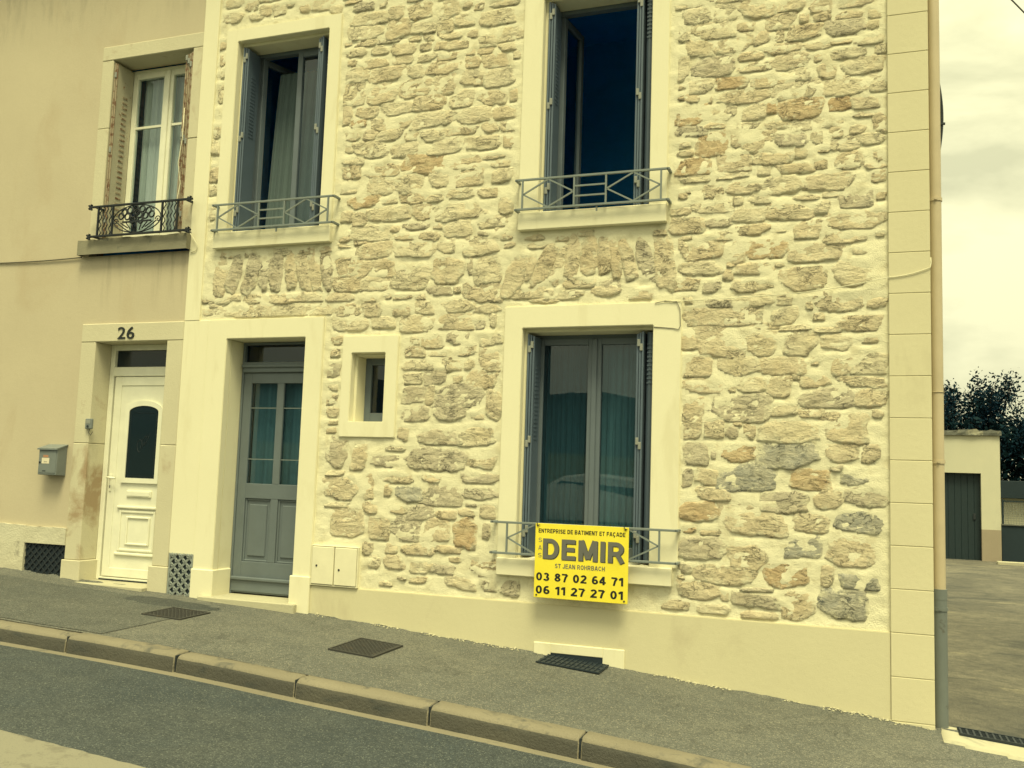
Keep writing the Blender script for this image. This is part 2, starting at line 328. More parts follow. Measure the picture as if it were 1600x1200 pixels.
# a bold sans alphabet drawn as strokes on a unit cap height: width, then the strokes of each letter
def arc(cx, cy, rx, ry, a0, a1, n=9): return [(cx + rx * math.cos(math.radians(a0 + (a1 - a0) * t / n)), cy + ry * math.sin(math.radians(a0 + (a1 - a0) * t / n))) for t in range(n + 1)]
def glyphs(s):
    h = s / 2; l, b, t = h, h, 1 - h; o = {}
    def P(w): return w - h
    R_ = P(.74); cx = .37; rx = cx - h
    bowl = lambda w, z0, z1: [(l + h, z1), (w - h - (z1 - z0) / 2, z1)] + arc(w - h - (z1 - z0) / 2, (z0 + z1) / 2, (z1 - z0) / 2, (z1 - z0) / 2, 90, -90)[1:] + [(l + h, z0)]
    st = [(l, 0), (l, 1)]
    O = lambda w: arc(w / 2, .5, w / 2 - h, .5 - h, 90, 450, 26)
    o['A'] = (.80, [[(.09, 0), (.355, 1)], [(.71, 0), (.445, 1)], [(.2, .30), (.6, .30)]])
    o['B'] = (.72, [st, bowl(.70, .52, t), bowl(.72, b, .52)])
    o['C'] = (.74, [arc(.37, .5, .37 - h, .5 - h, 38, 322, 20)])
    o['\u00c7'] = (.74, o['C'][1] + [[(.37, .0), (.40, -.10), (.36, -.19), (.27, -.17)]])
    o['D'] = (.74, [st, [(l + h, t), (.36, t)] + arc(.36, .5, .38 - h, .5 - h, 90, -90, 14)[1:] + [(l + h, b)]])
    o['E'] = (.64, [st, [(l + h, t), (.63, t)], [(l + h, .51), (.59, .51)], [(l + h, b), (.64, b)]]); o['F'] = (.60, o['E'][1][:3])
    o['H'] = (.72, [st, [(.72 - h, 0), (.72 - h, 1)], [(l + h, .51), (.72 - 2 * h, .51)]]); o['I'] = (s, [st])
    o['J'] = (.56, [[(.56 - h, 1), (.56 - h, .28)] + arc(.28, .28, .28 - h, .28 - h, 0, -180, 10)[1:]])
    o['M'] = (.86, [st, [(.86 - h, 0), (.86 - h, 1)], [(l + .03, 1), (.43, .10)], [(.83 - h, 1), (.43, .10)]])
    o['N'] = (.72, [st, [(.72 - h, 0), (.72 - h, 1)], [(l + .02, 1), (.70 - h, 0)]]); o['O'] = (.78, [O(.78)])
    o['P'] = (.68, [st, bowl(.68, .42, t)]); o['R'] = (.74, [st, bowl(.70, .44, t), [(.40, .44), (.64, 0)]])
    o['S'] = (.68, [arc(.34, .715, .31 - h + .01, .285 - h, 25, 270, 14) + arc(.34, .285, .33 - h, .285 - h, 90, -155, 14)[1:]])
    o['T'] = (.66, [[(.33, 0), (.33, 1)], [(0, t), (.66, t)]])
    o['0'] = (.60, [O(.60)]); o['1'] = (.42, [[(.42 - h, 0), (.42 - h, 1)], [(.02, .74), (.14, .77), (.42 - 2 * h + .02, .93)]])
    o['2'] = (.60, [arc(.30, .70, .30 - h, .30 - h, 165, -35, 12) + [(h + .02, .14)], [(0, b), (.60, b)]])
    o['3'] = (.60, [arc(.29, .725, .27 - h, .275 - h, 160, -90, 12), arc(.29, .28, .31 - h, .28 - h, 90, -165, 12)])
    o['4'] = (.62, [[(.50 - h, 0), (.50 - h, 1)], [(.40, .95), (.06, .33)], [(0, .27), (.62, .27)]])
    o['6'] = (.60, [arc(.30, .31, .30 - h, .31 - h, 90, 450, 18), arc(.34, .42, .34 - h, .58 - h, 60, 185, 10)])
    o['7'] = (.58, [[(0, t), (.52, t)], [(.54, .90), (.36, .55), (.24, 0)]])
    o['8'] = (.60, [arc(.30, .735, .265 - h, .265 - h, 90, 450, 16), arc(.30, .28, .30 - h, .28 - h, 90, 450, 18)])
    o[' '] = (.26, []); return o
def sign_text(body, x0, x1, z0, z1, y, mat, parent, s=.2, dx=0., track=.13):
    G = glyphs(s); tot = sum(G[c][0] for c in body) + track * (len(body) - 1); kx, kz = (x1 - x0) / tot, z1 - z0; pen = 0; m = MB(); k = 0
    for c in body:
        w, strokes = G[c]
        for pl in strokes:
            k += 1; yf = y - .0006 - .00025 * (k % 5); P = [Vector((p[0], p[1])) for p in pl]; n = len(P); closed = (P[0] - P[-1]).length < 1e-6; Lf, Rt = [], []
            for i in range(n):
                a = P[i - 1] if i else (P[-2] if closed else None); q = P[i + 1] if i < n - 1 else (P[1] if closed else None)
                d1 = (P[i] - a).normalized() if a is not None else None; d2 = (q - P[i]).normalized() if q is not None else None
                d = (d1 + d2).normalized() if d1 is not None and d2 is not None else (d1 if d1 is not None else d2); nn = Vector((-d.y, d.x)); f = 1.0
                if d1 is not None and d2 is not None: f = 1 / max(.5, nn.dot(Vector((-d1.y, d1.x))))
                Lf.append(P[i] + nn * s / 2 * f); Rt.append(P[i] - nn * s / 2 * f)
            X = lambda v: (x0 + (pen + v.x) * kx + dx, z0 + v.y * kz)
            rows = [[m.bm.verts.new((X(v)[0], yy, X(v)[1])) for v in side] for side, yy in ((Lf, yf), (Rt, yf), (Lf, y + .0004), (Rt, y + .0004))]
            for i in range(n - 1):
                for A, B in ((0, 1), (2, 0), (1, 3)): m.bm.faces.new((rows[A][i], rows[A][i + 1], rows[B][i + 1], rows[B][i]))
        pen += w + track
    return m.build('lettering', mat, parent)
def text(body, x0, x1, z0, z1, y, mat, parent, name='lettering', bold=.02, depth=.002, slope=0., shear=0.):
    cu = bpy.data.curves.new(name, 'FONT'); cu.body = body; cu.size = 1; cu.offset = bold; cu.extrude = .01; cu.resolution_u = 6; cu.space_character = 1.03
    tmp = bpy.data.objects.new('tmp', cu); C.objects.link(tmp)
    dg = bpy.context.evaluated_depsgraph_get(); me = bpy.data.meshes.new_from_object(tmp.evaluated_get(dg)); bpy.data.objects.remove(tmp)
    n = len(me.vertices); co = np.empty(n * 3, 'f'); me.vertices.foreach_get('co', co); co = co.reshape(-1, 3); lo, hi = co.min(0), co.max(0)
    u = (co - lo) / np.maximum(hi - lo, 1e-6); new = np.empty_like(co)
    new[:, 0] = x0 + u[:, 0] * (x1 - x0); new[:, 2] = z0 + u[:, 1] * (z1 - z0) + slope * (new[:, 0] - x0); new[:, 1] = y - u[:, 2] * depth
    me.vertices.foreach_set('co', new.ravel()); me.materials.clear(); me.update()
    return fin(name, me, mat, parent)
GX = [-40, -20, -8.02, -7.19, -5.9, -4.45, -3.15, -2.38, -1.67, .17, .455, 6, 40]
GZ = [1.13, 1.13, .56, .50, .442, .388, .295, .247, .195, .033, 0., -.39, -.39]
def g0(x): return np.interp(x, GX, GZ)
def g(x):      # street level along the house fronts, smoothed
    x = np.asarray(x, float); return sum(g0(x + d) for d in (-.5, -.25, 0, .25, .5)) / 5
def sheet(name, mat, xs, ys, zf, kind='structure', parent=None):
    X, Y = np.meshgrid(xs, ys); Z = zf(X, Y); nx, ny = len(xs), len(ys); V = np.stack([X, Y, Z], -1).reshape(-1, 3)
    F = [(j * nx + i, j * nx + i + 1, (j + 1) * nx + i + 1, (j + 1) * nx + i) for j in range(ny - 1) for i in range(nx - 1)]
    o = pymesh(name, V, F, mat, parent)
    if kind: o['kind'] = kind
    return o
# ---------------------------------------------------------------- the setting
ar = np.arange
def lin(a, b, s): return np.linspace(a, b, max(2, int(round((b - a) / s)) + 1))
xx = np.concatenate([[-300, -120, -60, -40, -30, -25], lin(-20, 6, 1), [10, 15, 25, 40, 60, 120, 300]])
sheet('ground', 'grass', xx, np.concatenate([[-300, -150, -60, -30, -20, -14], lin(-10, 24, 2), [30, 40, 60, 100, 160, 300]]), lambda x, y: g(x) - .42 + .0 * y)
def zpave(x, y): return g(x) + .02 * y + .004 * fbm(x * 2.2, y * 2.2, 4)
def zroad(x, y): return g(x) - .170 + .012 * np.clip(y + 1.97, -3, 0) - .012 * np.clip(-4.97 - y, -3, 0) + .003 * fbm(x * 1.5, y * 1.5, 3, 2)
def pave_edge(x, y):      # the asphalt creeps unevenly up the foot of the walls
    near = np.clip(1 + y / .06, 0, 1); return zpave(x, y) + near * (.012 + .022 * fbm(x * 9, y * 0 + 3.1, 4, 3))
sheet('pavement', 'pavement_asphalt', np.concatenate([lin(-20, -9, .5)[:-1], lin(-9, .60, .04), lin(.7, 9, .4)]), np.concatenate([lin(-1.70, -.1, .08)[:-1], lin(-.1, .02, .02)]), pave_edge)
sheet('road', 'road_asphalt', np.concatenate([lin(-40, -9, 1)[:-1], lin(-9, 2, .1), lin(2.5, 25, .75)]), lin(-9.0, -1.985, .1), zroad)
sheet('gutter', 'gutter_concrete', np.concatenate([lin(-20, -9, .5)[:-1], lin(-9, 3, .08), lin(3.5, 12, .5)]), np.array([-2.000, -1.997, -1.95, -1.90, -1.85, -1.82]),
      lambda x, y: g(x) - .158 + .006 * (y + 1.97) / .13 + .002 * fbm(x * 3, y * 9, 3, 1) - (y < -1.998) * .03)
sheet('asphalt_patch', 'patch_asphalt', lin(-8.6, -5.15, .08), lin(-1.66, -.30, .08), lambda x, y: zpave(x, y) + .004 + .0 * x)
sheet('wet_asphalt_patch', 'fresh_asphalt', lin(-6.05, -5.05, .05), lin(-.62, -.16, .05), lambda x, y: zpave(x, y) + .0075 - .02 * np.clip(fbm(x * 3.3 + 5, y * 4, 4, 5) + 2.2 * np.hypot((x + 5.62) / .50, (y + .36) / .19) - 1.75, 0, 1))
sheet('opposite_pavement', 'pavement_asphalt', lin(-40, 25, 1), lin(-12.5, -9.0, .5), lambda x, y: g(x) - .06 + 0 * y)
sheet('verge', 'grass', lin(-60, 60, 2), lin(-40, -12.5, 1.5), lambda x, y: g(x) - .10 + .08 * np.clip(-12.5 - y, 0, 40) + .1 * fbm(x * .3, y * .3, 3))
sheet('hill', 'hedge_leaf', lin(-220, 160, 8), lin(-220, -50, 6), lambda x, y: 1.0 + 16 * np.clip((-50 - y) / 110, 0, 1) + 5 * fbm(x * .03, y * .03, 4, 2) + 3.5 * fbm(x * .25, y * .25, 3, 1))
def zdrive(x, y):
    k = np.clip(y / 7, 0, 1); k = k * k * (3 - 2 * k); return g(x) * (1 - k) - .045 * k + .010 * fbm(x * .8, y * .8, 3, 4) * np.clip(y, 0, 1)
sheet('driveway', 'driveway_asphalt', lin(.47, 14, .15), np.concatenate([[.021], lin(.12, 24, .15)]), zdrive)
# zebra / stop line painted on the near lane
m = MB(); pts = [(-4.35, -3.22), (-3.05, -3.30), (-3.05, -3.62), (-4.35, -3.52)]
xs = lin(-6.2, -2.95, .06)
mv = []; 
for x in xs:
    for y in (-3.80, -3.33 + .004 * math.sin(x * 37) + .006 * float(fbm(np.array(x * 9), np.array(.3), 3)) + .045 * (x + 4.2) * 0): mv.append((x, y, float(zroad(np.array(x), np.array(y))) + .004))
tag(pymesh('road_marking', mv, [(2 * i, 2 * i + 2, 2 * i + 3, 2 * i + 1) for i in range(len(xs) - 1)], 'road_paint'), kind='structure')
# kerb
kerb = tag(link(bpy.data.objects.new('kerb', None)), kind='structure')
prof = [(-1.685, -.02), (-1.685, -.004), (-1.69, 0.), (-1.80, -.002), (-1.824, -.010), (-1.837, -.026), (-1.842, -.05), (-1.850, -.165), (-1.850, -.24), (-1.685, -.24)]
slope_joint = []
for k in range(-14, 5):
    x0, x1 = -1.506 + .945 * k + .007, -1.506 + .945 * (k + 1) - .007
    n = 6; V = []; jy, jz = rng.normal(0, .0025), rng.normal(0, .003)
    ins = [0, .006] + [(x1 - x0) * t / 14 for t in range(1, 14)] + [x1 - x0 - .006, x1 - x0]
    for q, dx in enumerate(ins):
        x = x0 + dx; sh = .004 if q in (0, len(ins) - 1) else 0
        for (y, z) in prof:
            cy, cz = -1.77, -.12
            V.append((x, y + jy + (sh if y < cy else -sh) + .004 * float(fbm(np.array(x * 9), np.array(z * 14.))), float(g(x)) - .034 + z + jz + .003 * float(fbm(np.array(x * 11 + y * 9), np.array(y * 17. + 4), 3, 5)) + (-sh if z > cz else 0)))
    slope_joint.append(x0 - .007)
    P = len(prof); F = [(i * P + j, (i + 1) * P + j, (i + 1) * P + (j + 1) % P, i * P + (j + 1) % P) for i in range(len(ins) - 1) for j in range(P)]
    F += [tuple(range(P)), tuple(range((len(ins) - 1) * P, len(ins) * P))[::-1]]
    bm_ = bmesh.new(); vs = [bm_.verts.new(v) for v in V]; [bm_.faces.new([vs[i] for i in f]) for f in F]
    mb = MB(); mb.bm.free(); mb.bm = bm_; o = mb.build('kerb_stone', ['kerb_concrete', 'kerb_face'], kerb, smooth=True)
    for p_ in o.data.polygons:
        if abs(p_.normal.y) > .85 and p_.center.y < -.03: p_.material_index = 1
    md = o.modifiers.new('edge', 'EDGE_SPLIT'); md.split_angle = math.radians(50)
for x in slope_joint:
    z = float(g(x)); box('kerb_joint', 'dark_steel', kerb, x - .0065, x + .0065, -1.832, -1.69, z - .2, z - .042)
# ---------------------------------------------------------------- stone house
house = thing('stone_house', 'stone-faced house with cream mortar, smooth pale window surrounds and grey joinery', 'house', (-2.75, 0, 0))
OPEN = [(-5.60, -4.52, 3.76, 5.70), (-2.53, -1.52, 3.74, 5.70), (-2.63, -1.47, .93, 2.86), (-5.56, -4.58, 0, 2.84), (-4.19, -3.79, 2.0, 2.68)]
XR, XL, ZT = .185, -5.80, 7.3
sx, sz = lin(XL, XR, .022), lin(.60, ZT, .022); X, Z = np.meshgrid(sx, sz)
def mortar_y(x, z): return -.007 - .008 * fbm(x * 4.3, z * 5.5, 5, 1) - .008 * fbm(x * 17, z * 22, 4, 4)
RAW = "-505,304,123,10,0,0;-332,174,50,17,1,0;-75,136,41,20,0,0;-85,218,41,19,1,0;-313,227,39,18,1,0;-98,287,52,13,0,0;-101,268,32,21,0,0;-80,166,38,17,4,0;-354,428,40,16,2,0;-50,183,40,16,4,0;-413,118,29,21,0,0;-8,117,30,20,0,0;-328,334,28,21,0,0;-50,201,40,15,3,0;-363,328,32,18,0,0;-321,384,43,13,3,0;-14,79,31,18,4,0;-419,340,34,16,0,0;-325,144,34,16,1,0;-420,146,31,17,0,0;-11,204,28,19,0,0;-144,330,15,35,0,10;-427,177,21,25,1,0;-360,352,39,13,0,0;-294,312,34,15,1,0;-347,467,38,13,0,0;-301,352,33,15,3,0;-560,339,16,32,0,-14;-40,314,31,16,1,0;-399,496,30,16,0,0;-403,370,36,13,0,0;-293,333,23,21,0,0;-113,112,32,15,1,0;-267,325,16,30,0,-15;-387,386,39,12,0,0;-526,338,14,34,0,-14;-3,356,40,12,2,0;-108,485,30,15,1,0;-51,98,28,16,2,0;-95,94,40,12,0,0;-357,115,25,18,1,0;-31,333,37,12,0,0;-43,444,30,15,2,0;-499,340,14,32,1,-3;-303,115,20,22,2,0;-408,446,31,14,3,0;-23,225,38,12,1,0;-400,354,32,13,0,0;-426,499,21,20,0,0;-46,460,31,14,0,0;-53,149,31,14,1,0;-331,192,37,11,1,0;-242,333,13,32,0,-22;-367,497,29,14,2,0;-296,193,29,14,3,0;-419,555,34,12,3,0;-7,317,24,17,3,0;-544,340,13,31,0,-18;-78,108,26,16,0,0;-354,288,28,14,0,0;-395,514,31,13,1,0;-320,289,31,13,0,0;-109,515,30,13,3,0;-16,296,31,13,1,0;-12,458,29,13,0,0;-395,426,35,11,0,0;-415,568,34,12,0,0;-66,338,29,13,2,0;-21,386,32,12,1,0;-55,249,33,12,1,0;-369,411,26,15,0,0;-92,502,28,14,3,0;-85,458,39,10,0,0;-108,423,22,17,2,0;-385,555,23,17,0,0;-397,412,26,15,3,0;-288,498,26,14,3,0;-3,137,29,13,4,0;5,251,24,16,0,0;-159,333,12,31,0,16;-43,76,22,17,0,0;-42,265,23,16,0,0;-87,249,29,13,0,0;-294,240,25,15,1,0;-471,339,12,31,0,10;-309,467,29,13,0,0;-328,115,22,17,0,0;-120,209,15,24,0,0;-30,432,36,10,0,0;-123,448,24,15,2,0;-446,338,12,30,0,16;-69,266,22,16,0,0;-50,365,32,11,1,0;-397,325,29,12,0,0;-112,340,24,15,0,0;1,473,29,12,0,0;-292,552,29,12,3,0;-425,325,30,12,0,0;-302,442,32,11,3,0;-459,337,12,29,0,14;-205,339,13,27,1,2;-383,481,31,11,0,0;-365,569,23,15,0,0;-290,175,24,14,0,0;-115,140,27,13,2,0;-113,82,30,12,0,0;-336,442,30,12,0,0;-218,338,11,32,0,-8;-352,483,28,12,1,0;-321,212,27,12,1,0;-75,528,24,14,1,0;-36,166,25,13,2,0;-339,513,30,11,0,0;-315,426,28,12,0,0;-74,421,22,15,1,0;-312,412,25,13,0,0;-382,114,19,17,0,0;-321,369,25,13,3,0;2,155,25,13,1,0;-39,118,23,14,4,0;-91,406,24,14,0,0;-116,325,32,10,0,0;-312,501,24,13,0,0;-127,359,26,13,0,0;-484,339,11,30,0,5;-173,336,10,31,0,14;-49,483,25,13,0,0;-389,338,20,16,0,0;-318,302,30,10,0,0;-339,498,19,16,0,0;-375,443,25,12,0,0;-55,386,25,12,0,0;-118,249,20,15,0,0;-420,289,31,10,0,0;-294,481,25,12,1,0;-337,566,18,16,3,0;-121,406,26,12,2,0;-73,77,32,9,1,0;-108,372,29,10,0,0;-322,483,22,13,0,0;-356,144,23,12,4,0;-287,88,22,13,0,0;-512,339,10,30,0,-8;-12,186,23,12,0,0;-2,280,27,11,0,0;-405,174,15,20,0,0;-424,517,22,13,3,0;-11,504,25,11,1,0;-287,256,17,17,0,0;-192,339,11,27,0,6;-412,399,29,10,2,0;-98,529,20,14,0,0;-291,147,29,10,1,0;-355,386,19,14,0,0;-118,183,18,15,1,0;-282,219,13,21,0,0;-112,234,28,10,2,0;-353,211,24,11,1,0;-183,336,9,29,0,12;-86,184,23,12,2,0;-75,298,27,10,0,0;-230,334,10,28,0,-20;-34,135,22,12,0,0;-292,159,32,8,1,0;-80,365,24,11,0,0;-40,504,23,11,0,0;-355,227,20,13,1,0;-3,372,22,12,1,0;-63,407,29,9,0,0;-350,253,29,9,0,0;-380,171,25,10,1,0;-2,95,23,11,4,0;6,225,20,12,0,0;-75,323,26,9,0,0;-58,515,21,12,0,0;-292,513,23,11,0,0;-121,528,20,12,0,0;-348,453,23,10,0,0;-346,99,27,9,0,0;-118,501,20,12,0,0;-398,302,20,12,0,0;-564,590,23,10,0,0;-344,129,22,11,1,0;-321,455,28,8,0,0;-49,421,21,11,4,0;-37,351,19,12,0,0;-93,471,24,10,2,0;-340,413,19,12,0,0;-380,535,23,10,0,0;-256,311,26,9,0,0;-336,242,20,12,1,0;-278,535,21,11,0,0;-100,446,20,12,0,0;-23,152,19,12,0,0;-360,552,23,10,0,0;-57,234,16,14,2,0;-9,484,25,9,3,0;-389,457,24,9,3,0;-66,468,25,9,0,0;-80,310,25,9,0,0;-340,273,20,11,0,0;-84,386,25,9,0,0;-306,74,23,10,3,0;-77,445,19,11,3,0;-124,435,24,9,1,0;-8,401,18,12,0,0;-340,552,14,15,0,0;-289,373,25,9,0,0;-465,589,22,10,0,0;-422,302,22,10,0,0;-319,399,25,8,0,0;-413,480,21,10,0,0;-104,202,16,13,0,0;-53,286,17,12,0,0;-57,493,26,8,1,0;-394,150,10,20,0,0;-365,398,22,9,1,0;-77,235,21,10,0,0;-104,153,22,9,0,0;-11,343,27,8,0,0;-263,73,17,12,1,0;-492,314,24,8,1,0;-117,470,19,11,0,0;-408,525,26,8,1,0;-380,467,20,10,1,0;-282,466,20,10,2,0;-11,414,20,10,3,0;-17,266,21,10,0,0;-431,314,25,8,1,0;-76,353,23,8,1,0;-282,412,18,11,3,0;-317,275,20,10,1,0;-426,426,18,11,0,0;0,237,28,7,0,0;-562,605,21,9,0,0;-387,290,21,9,0,0;-13,249,14,14,0,0;-75,481,27,7,0,0;-321,253,16,11,0,0;-290,299,23,8,0,0;-330,354,16,11,0,0;-127,313,20,9,1,0;-367,513,16,11,0,0;-323,554,18,10,0,0;-366,87,18,10,0,0;-28,523,16,11,0,0;-50,527,19,9,1,0;-349,302,17,11,0,0;-287,273,19,9,3,0;-366,156,26,7,0,0;-574,437,11,15,0,0;-389,570,15,12,0,0;-46,398,26,7,0,0;-190,310,21,8,1,0;-109,166,16,11,0,0;-14,445,17,10,2,0;-255,331,9,19,0,-18;-402,468,15,11,0,0;6,493,19,9,3,0;-32,237,20,8,0,0;-103,69,23,7,3,0;-356,264,18,9,0,0;-416,383,15,11,0,0;-513,591,15,11,0,0;-422,581,20,8,1,0;-336,316,20,8,1,0;-328,532,21,8,1,0;-380,525,20,8,1,0;-426,538,20,8,0,0;-24,472,13,12,0,0;-4,522,24,7,1,0;-342,84,19,9,3,0;-131,486,9,18,3,0;-221,308,24,7,0,0;-42,471,16,10,3,0;-323,84,21,8,1,0;-107,385,15,10,2,0;3,444,18,9,0,0;-5,167,19,8,4,0;-278,386,12,13,0,0;-336,523,21,7,1,0;-356,241,17,9,3,0;-425,436,22,7,3,0;6,186,12,12,0,0;-279,362,15,10,0,0;-130,70,20,7,0,0;-366,131,19,8,0,0;-343,398,17,9,3,0;-87,337,10,16,0,0;-460,315,20,8,0,0;-433,480,10,15,0,0;-313,515,15,10,0,0;-85,434,22,7,3,0;-243,309,18,8,0,0;-300,532,15,10,3,0;-572,400,11,13,0,0;-558,315,20,7,0,0;-285,564,24,6,3,0;-163,306,20,7,0,0;-427,460,15,9,1,0;-348,364,22,7,1,0;12,458,12,12,3,0;-294,398,17,8,0,0;-284,133,13,11,0,0;-122,396,25,6,3,0;-523,315,18,8,0,0;-360,373,24,6,4,0;-370,300,16,9,1,0;-544,599,15,9,0,0;-188,315,17,8,1,0;-125,462,15,9,0,0;-53,216,17,8,3,0;-308,264,17,8,0,0;-335,541,22,6,3,0;-575,463,10,13,0,0;-551,358,19,7,1,0;7,416,18,8,3,0;-124,269,11,12,0,0;-34,215,17,8,0,0;-23,98,9,15,0,0;-356,524,17,7,0,0;-79,490,18,7,0,0;-528,592,13,10,0,0;-277,442,10,13,0,0;-404,537,17,8,0,0;-103,360,19,7,1,0;-422,471,18,7,2,0;-434,249,12,11,1,0;13,428,9,14,0,0;-67,279,23,5,0,0;-318,100,21,6,0,0;-477,314,20,6,0,0;-295,455,14,9,0,0;-340,227,9,14,0,0;-282,74,14,9,1,0;-31,492,18,7,3,0;-392,131,13,9,0,0;-102,297,19,6,1,0;-246,350,22,5,0,0;-386,86,12,10,3,0;-70,67,25,5,0,0;-409,459,13,9,1,0;-368,455,13,9,0,0;-72,376,17,7,0,0;-321,128,17,7,0,0;-418,545,20,6,0,0;-279,454,13,8,0,0;-395,545,22,5,1,0;-288,429,21,5,0,0;-99,350,14,8,3,0;-71,504,12,9,0,0;-126,538,23,5,0,0;-8,513,19,6,0,0;-93,396,24,5,0,0;-281,524,15,7,0,0;-495,358,16,7,0,0;-60,433,19,6,0,0;-336,157,17,6,0,0;-53,299,12,9,0,0;-219,317,15,7,0,0;-404,312,16,7,1,0;-545,317,18,6,0,0;-364,194,10,10,0,0;-392,97,10,10,0,0;11,294,13,8,0,0;-427,410,17,6,0,0;-574,478,9,11,0,0;-433,212,12,9,0,0;-538,588,15,7,0,0;-107,310,13,8,1,0;-573,516,6,16,0,0;-284,422,17,6,3,0;-132,371,15,7,0,0;-371,364,18,5,0,0;-561,311,18,6,0,0;-504,596,15,7,0,0;-451,582,13,8,0,0;-131,515,9,11,3,0;-432,276,12,8,0,0;-129,341,8,13,0,0;-434,223,11,9,0,0;-27,367,11,9,3,0;-429,386,11,9,1,0;-468,357,15,6,1,0;-526,358,15,6,0,0;-242,304,22,4,0,0;-31,421,9,10,3,0;-83,514,13,7,1,0;-573,316,15,6,0,0;4,268,15,6,0,0;-370,98,11,8,0,0;-123,165,8,12,1,0;-205,317,13,7,0,0;-78,200,9,10,0,0;-387,398,15,6,0,0;-574,421,10,9,0,0;-17,424,10,9,0,0;-305,253,10,9,3,0;-344,533,12,7,0,0;-46,277,20,4,0,0;-434,235,10,8,0,0;-285,117,7,12,1,0;-301,523,14,6,0,0;-356,274,10,8,3,0;-251,357,16,5,1,0;-573,549,7,11,0,0;-298,210,13,6,0,0;-91,200,10,9,1,0;-424,132,20,4,3,0;-333,262,18,5,3,0;-42,410,10,8,0,0;-106,437,15,5,0,0;-485,588,12,7,1,0;-369,312,17,5,1,0;-28,400,10,8,1,0;-106,125,15,5,0,0;-90,423,8,10,0,0;-297,286,10,8,1,0;-58,504,7,10,0,0;-448,357,13,6,0,0;-371,182,17,5,3,0;13,403,9,9,0,0;-23,275,18,4,0,0;-286,289,7,10,0,0;12,387,10,8,1,0;-358,534,11,7,0,0;-303,131,13,6,0,0;-2,424,11,7,1,0;-124,97,10,7,1,0;-308,336,6,13,0,0;-38,375,18,4,0,0;-573,565,8,9,0,0;-27,514,12,6,0,0;-375,146,8,9,0,0;10,512,9,8,3,0;-274,481,7,10,0,0;-572,536,8,9,0,0;2,435,16,4,0,0;-314,540,10,7,1,0;-72,85,22,3,1,0;-14,493,15,4,1,0;-427,350,12,6,0,0;-430,366,11,6,1,0;-433,264,10,7,1,0;-208,358,13,5,1,0;-344,74,14,5,0,0;-308,564,9,7,1,0;-69,398,10,7,0,0;-402,581,8,8,0,0;-319,567,10,6,1,0;-431,528,10,6,0,0;-316,524,10,6,0,0;-433,587,16,4,0,0;14,484,8,8,3,0;-427,159,17,4,3,0;-414,362,12,5,0,0;10,395,14,4,1,0;-64,447,7,8,2,0;-315,240,9,7,0,0;-95,319,8,8,0,0;-430,448,8,7,0,0;-228,355,11,5,1,0;-129,417,12,5,0,0;0,332,11,5,0,0;-122,126,11,5,2,0;-380,372,9,6,0,0;-29,483,8,7,0,0;-339,372,10,5,0,0;-369,543,11,5,1,0;-431,360,12,4,0,0;9,503,8,7,0,0;-272,516,7,7,3,0;-129,424,9,6,0,0;-356,542,9,6,0,0;-88,376,8,7,0,0;-374,69,11,4,3,0;-40,515,7,7,0,0;-433,196,10,5,0,0;-353,311,9,5,0,0;11,214,8,6,0,0;-111,459,7,7,0,0;-95,79,6,7,0,0;-371,579,16,3,1,0;-17,175,9,5,1,0;-273,352,10,5,0,0;14,373,7,6,0,0;-21,376,11,4,0,0;-432,203,10,4,0,0;-312,92,10,4,0,0;-148,355,10,4,0,0;-92,232,7,5,3,0;-29,285,8,5,0,0;-36,295,5,8,0,0;-125,301,7,6,0,0;-319,316,7,5,1,0;-297,363,10,4,1,0;-45,241,6,5,0,0;-57,325,7,4,0,0;-299,137,10,3,1,0;-87,206,7,4,0,0;-384,313,7,5,0,0;-130,383,7,5,1,0;-127,349,9,3,0,0;-436,547,7,4,1,0;-93,327,6,4,1,0;-104,182,4,6,1,0;-26,410,8,3,1,0;-32,252,5,5,1,0;-56,351,7,3,0,0;-64,310,6,4,0,0;-297,102,7,3,1,0;-133,463,5,5,1,0;-359,74,8,3,1,0;-127,91,6,3,0,0;-132,471,6,4,0,0;13,344,6,3,0,0;-126,386,4,3,1,0"
ST = [[float(v) for v in s.split(',')] for s in RAW.split(';')]
ST = [(s[0] / 100, s[1] / 100, s[2] / 100, s[3] / 100, int(s[4]), s[5]) for s in ST]
# courses above the picture's upper edge and in the few hidden places
def blocked(x, z, w, h):
    if x - w / 2 < XL + .03 or x + w / 2 > XR - .02: return True
    for a0, a1, b0, b1 in [(-5.72, -4.40, 3.6, 5.80), (-2.69, -1.38, 3.6, 5.82)]:
        if x + w / 2 > a0 and x - w / 2 < a1 and z + h / 2 > b0 and z - h / 2 < b1: return True
    return any(abs(x - s[0]) < (w + s[2]) / 2 * .9 and abs(z - s[1]) < (h + s[3]) / 2 * .9 for s in ST)
extra = []
z = 5.1
while z < ZT - .05:
    h = random.uniform(.08, .15); x = XL + random.uniform(.02, .2)
    while x < XR:
        w = random.uniform(.14, .40)
        if not blocked(x + w / 2, z + h / 2, w, h): extra.append((x + w / 2, z + h / 2, w, h * random.uniform(.75, 1), random.choice((0, 0, 0, 1, 1, 2, 3)), 0))
        x += w + random.uniform(.03, .06)
    z += h + .028
rs = random.Random(5)
def hue(s):      # the upper courses are paler than the weathered foot of the wall
    c = s[4]
    if s[1] > 2.3: c = {0: rs.choice((0, 3, 3, 0)), 1: rs.choice((0, 0, 1)), 2: rs.choice((2, 0)), 4: 1}.get(c, c)
    if s[3] > s[2] * 1.5 and 3.1 < s[1] < 3.5: c = rs.choice((0, 0, 1))       # the upright stones of the relieving arches
    return s[:4] + (c,) + s[5:]
ST = [hue(s) for s in ST]; extra = [hue(s) for s in extra]
Y = mortar_y(X, Z); nx = len(sx)
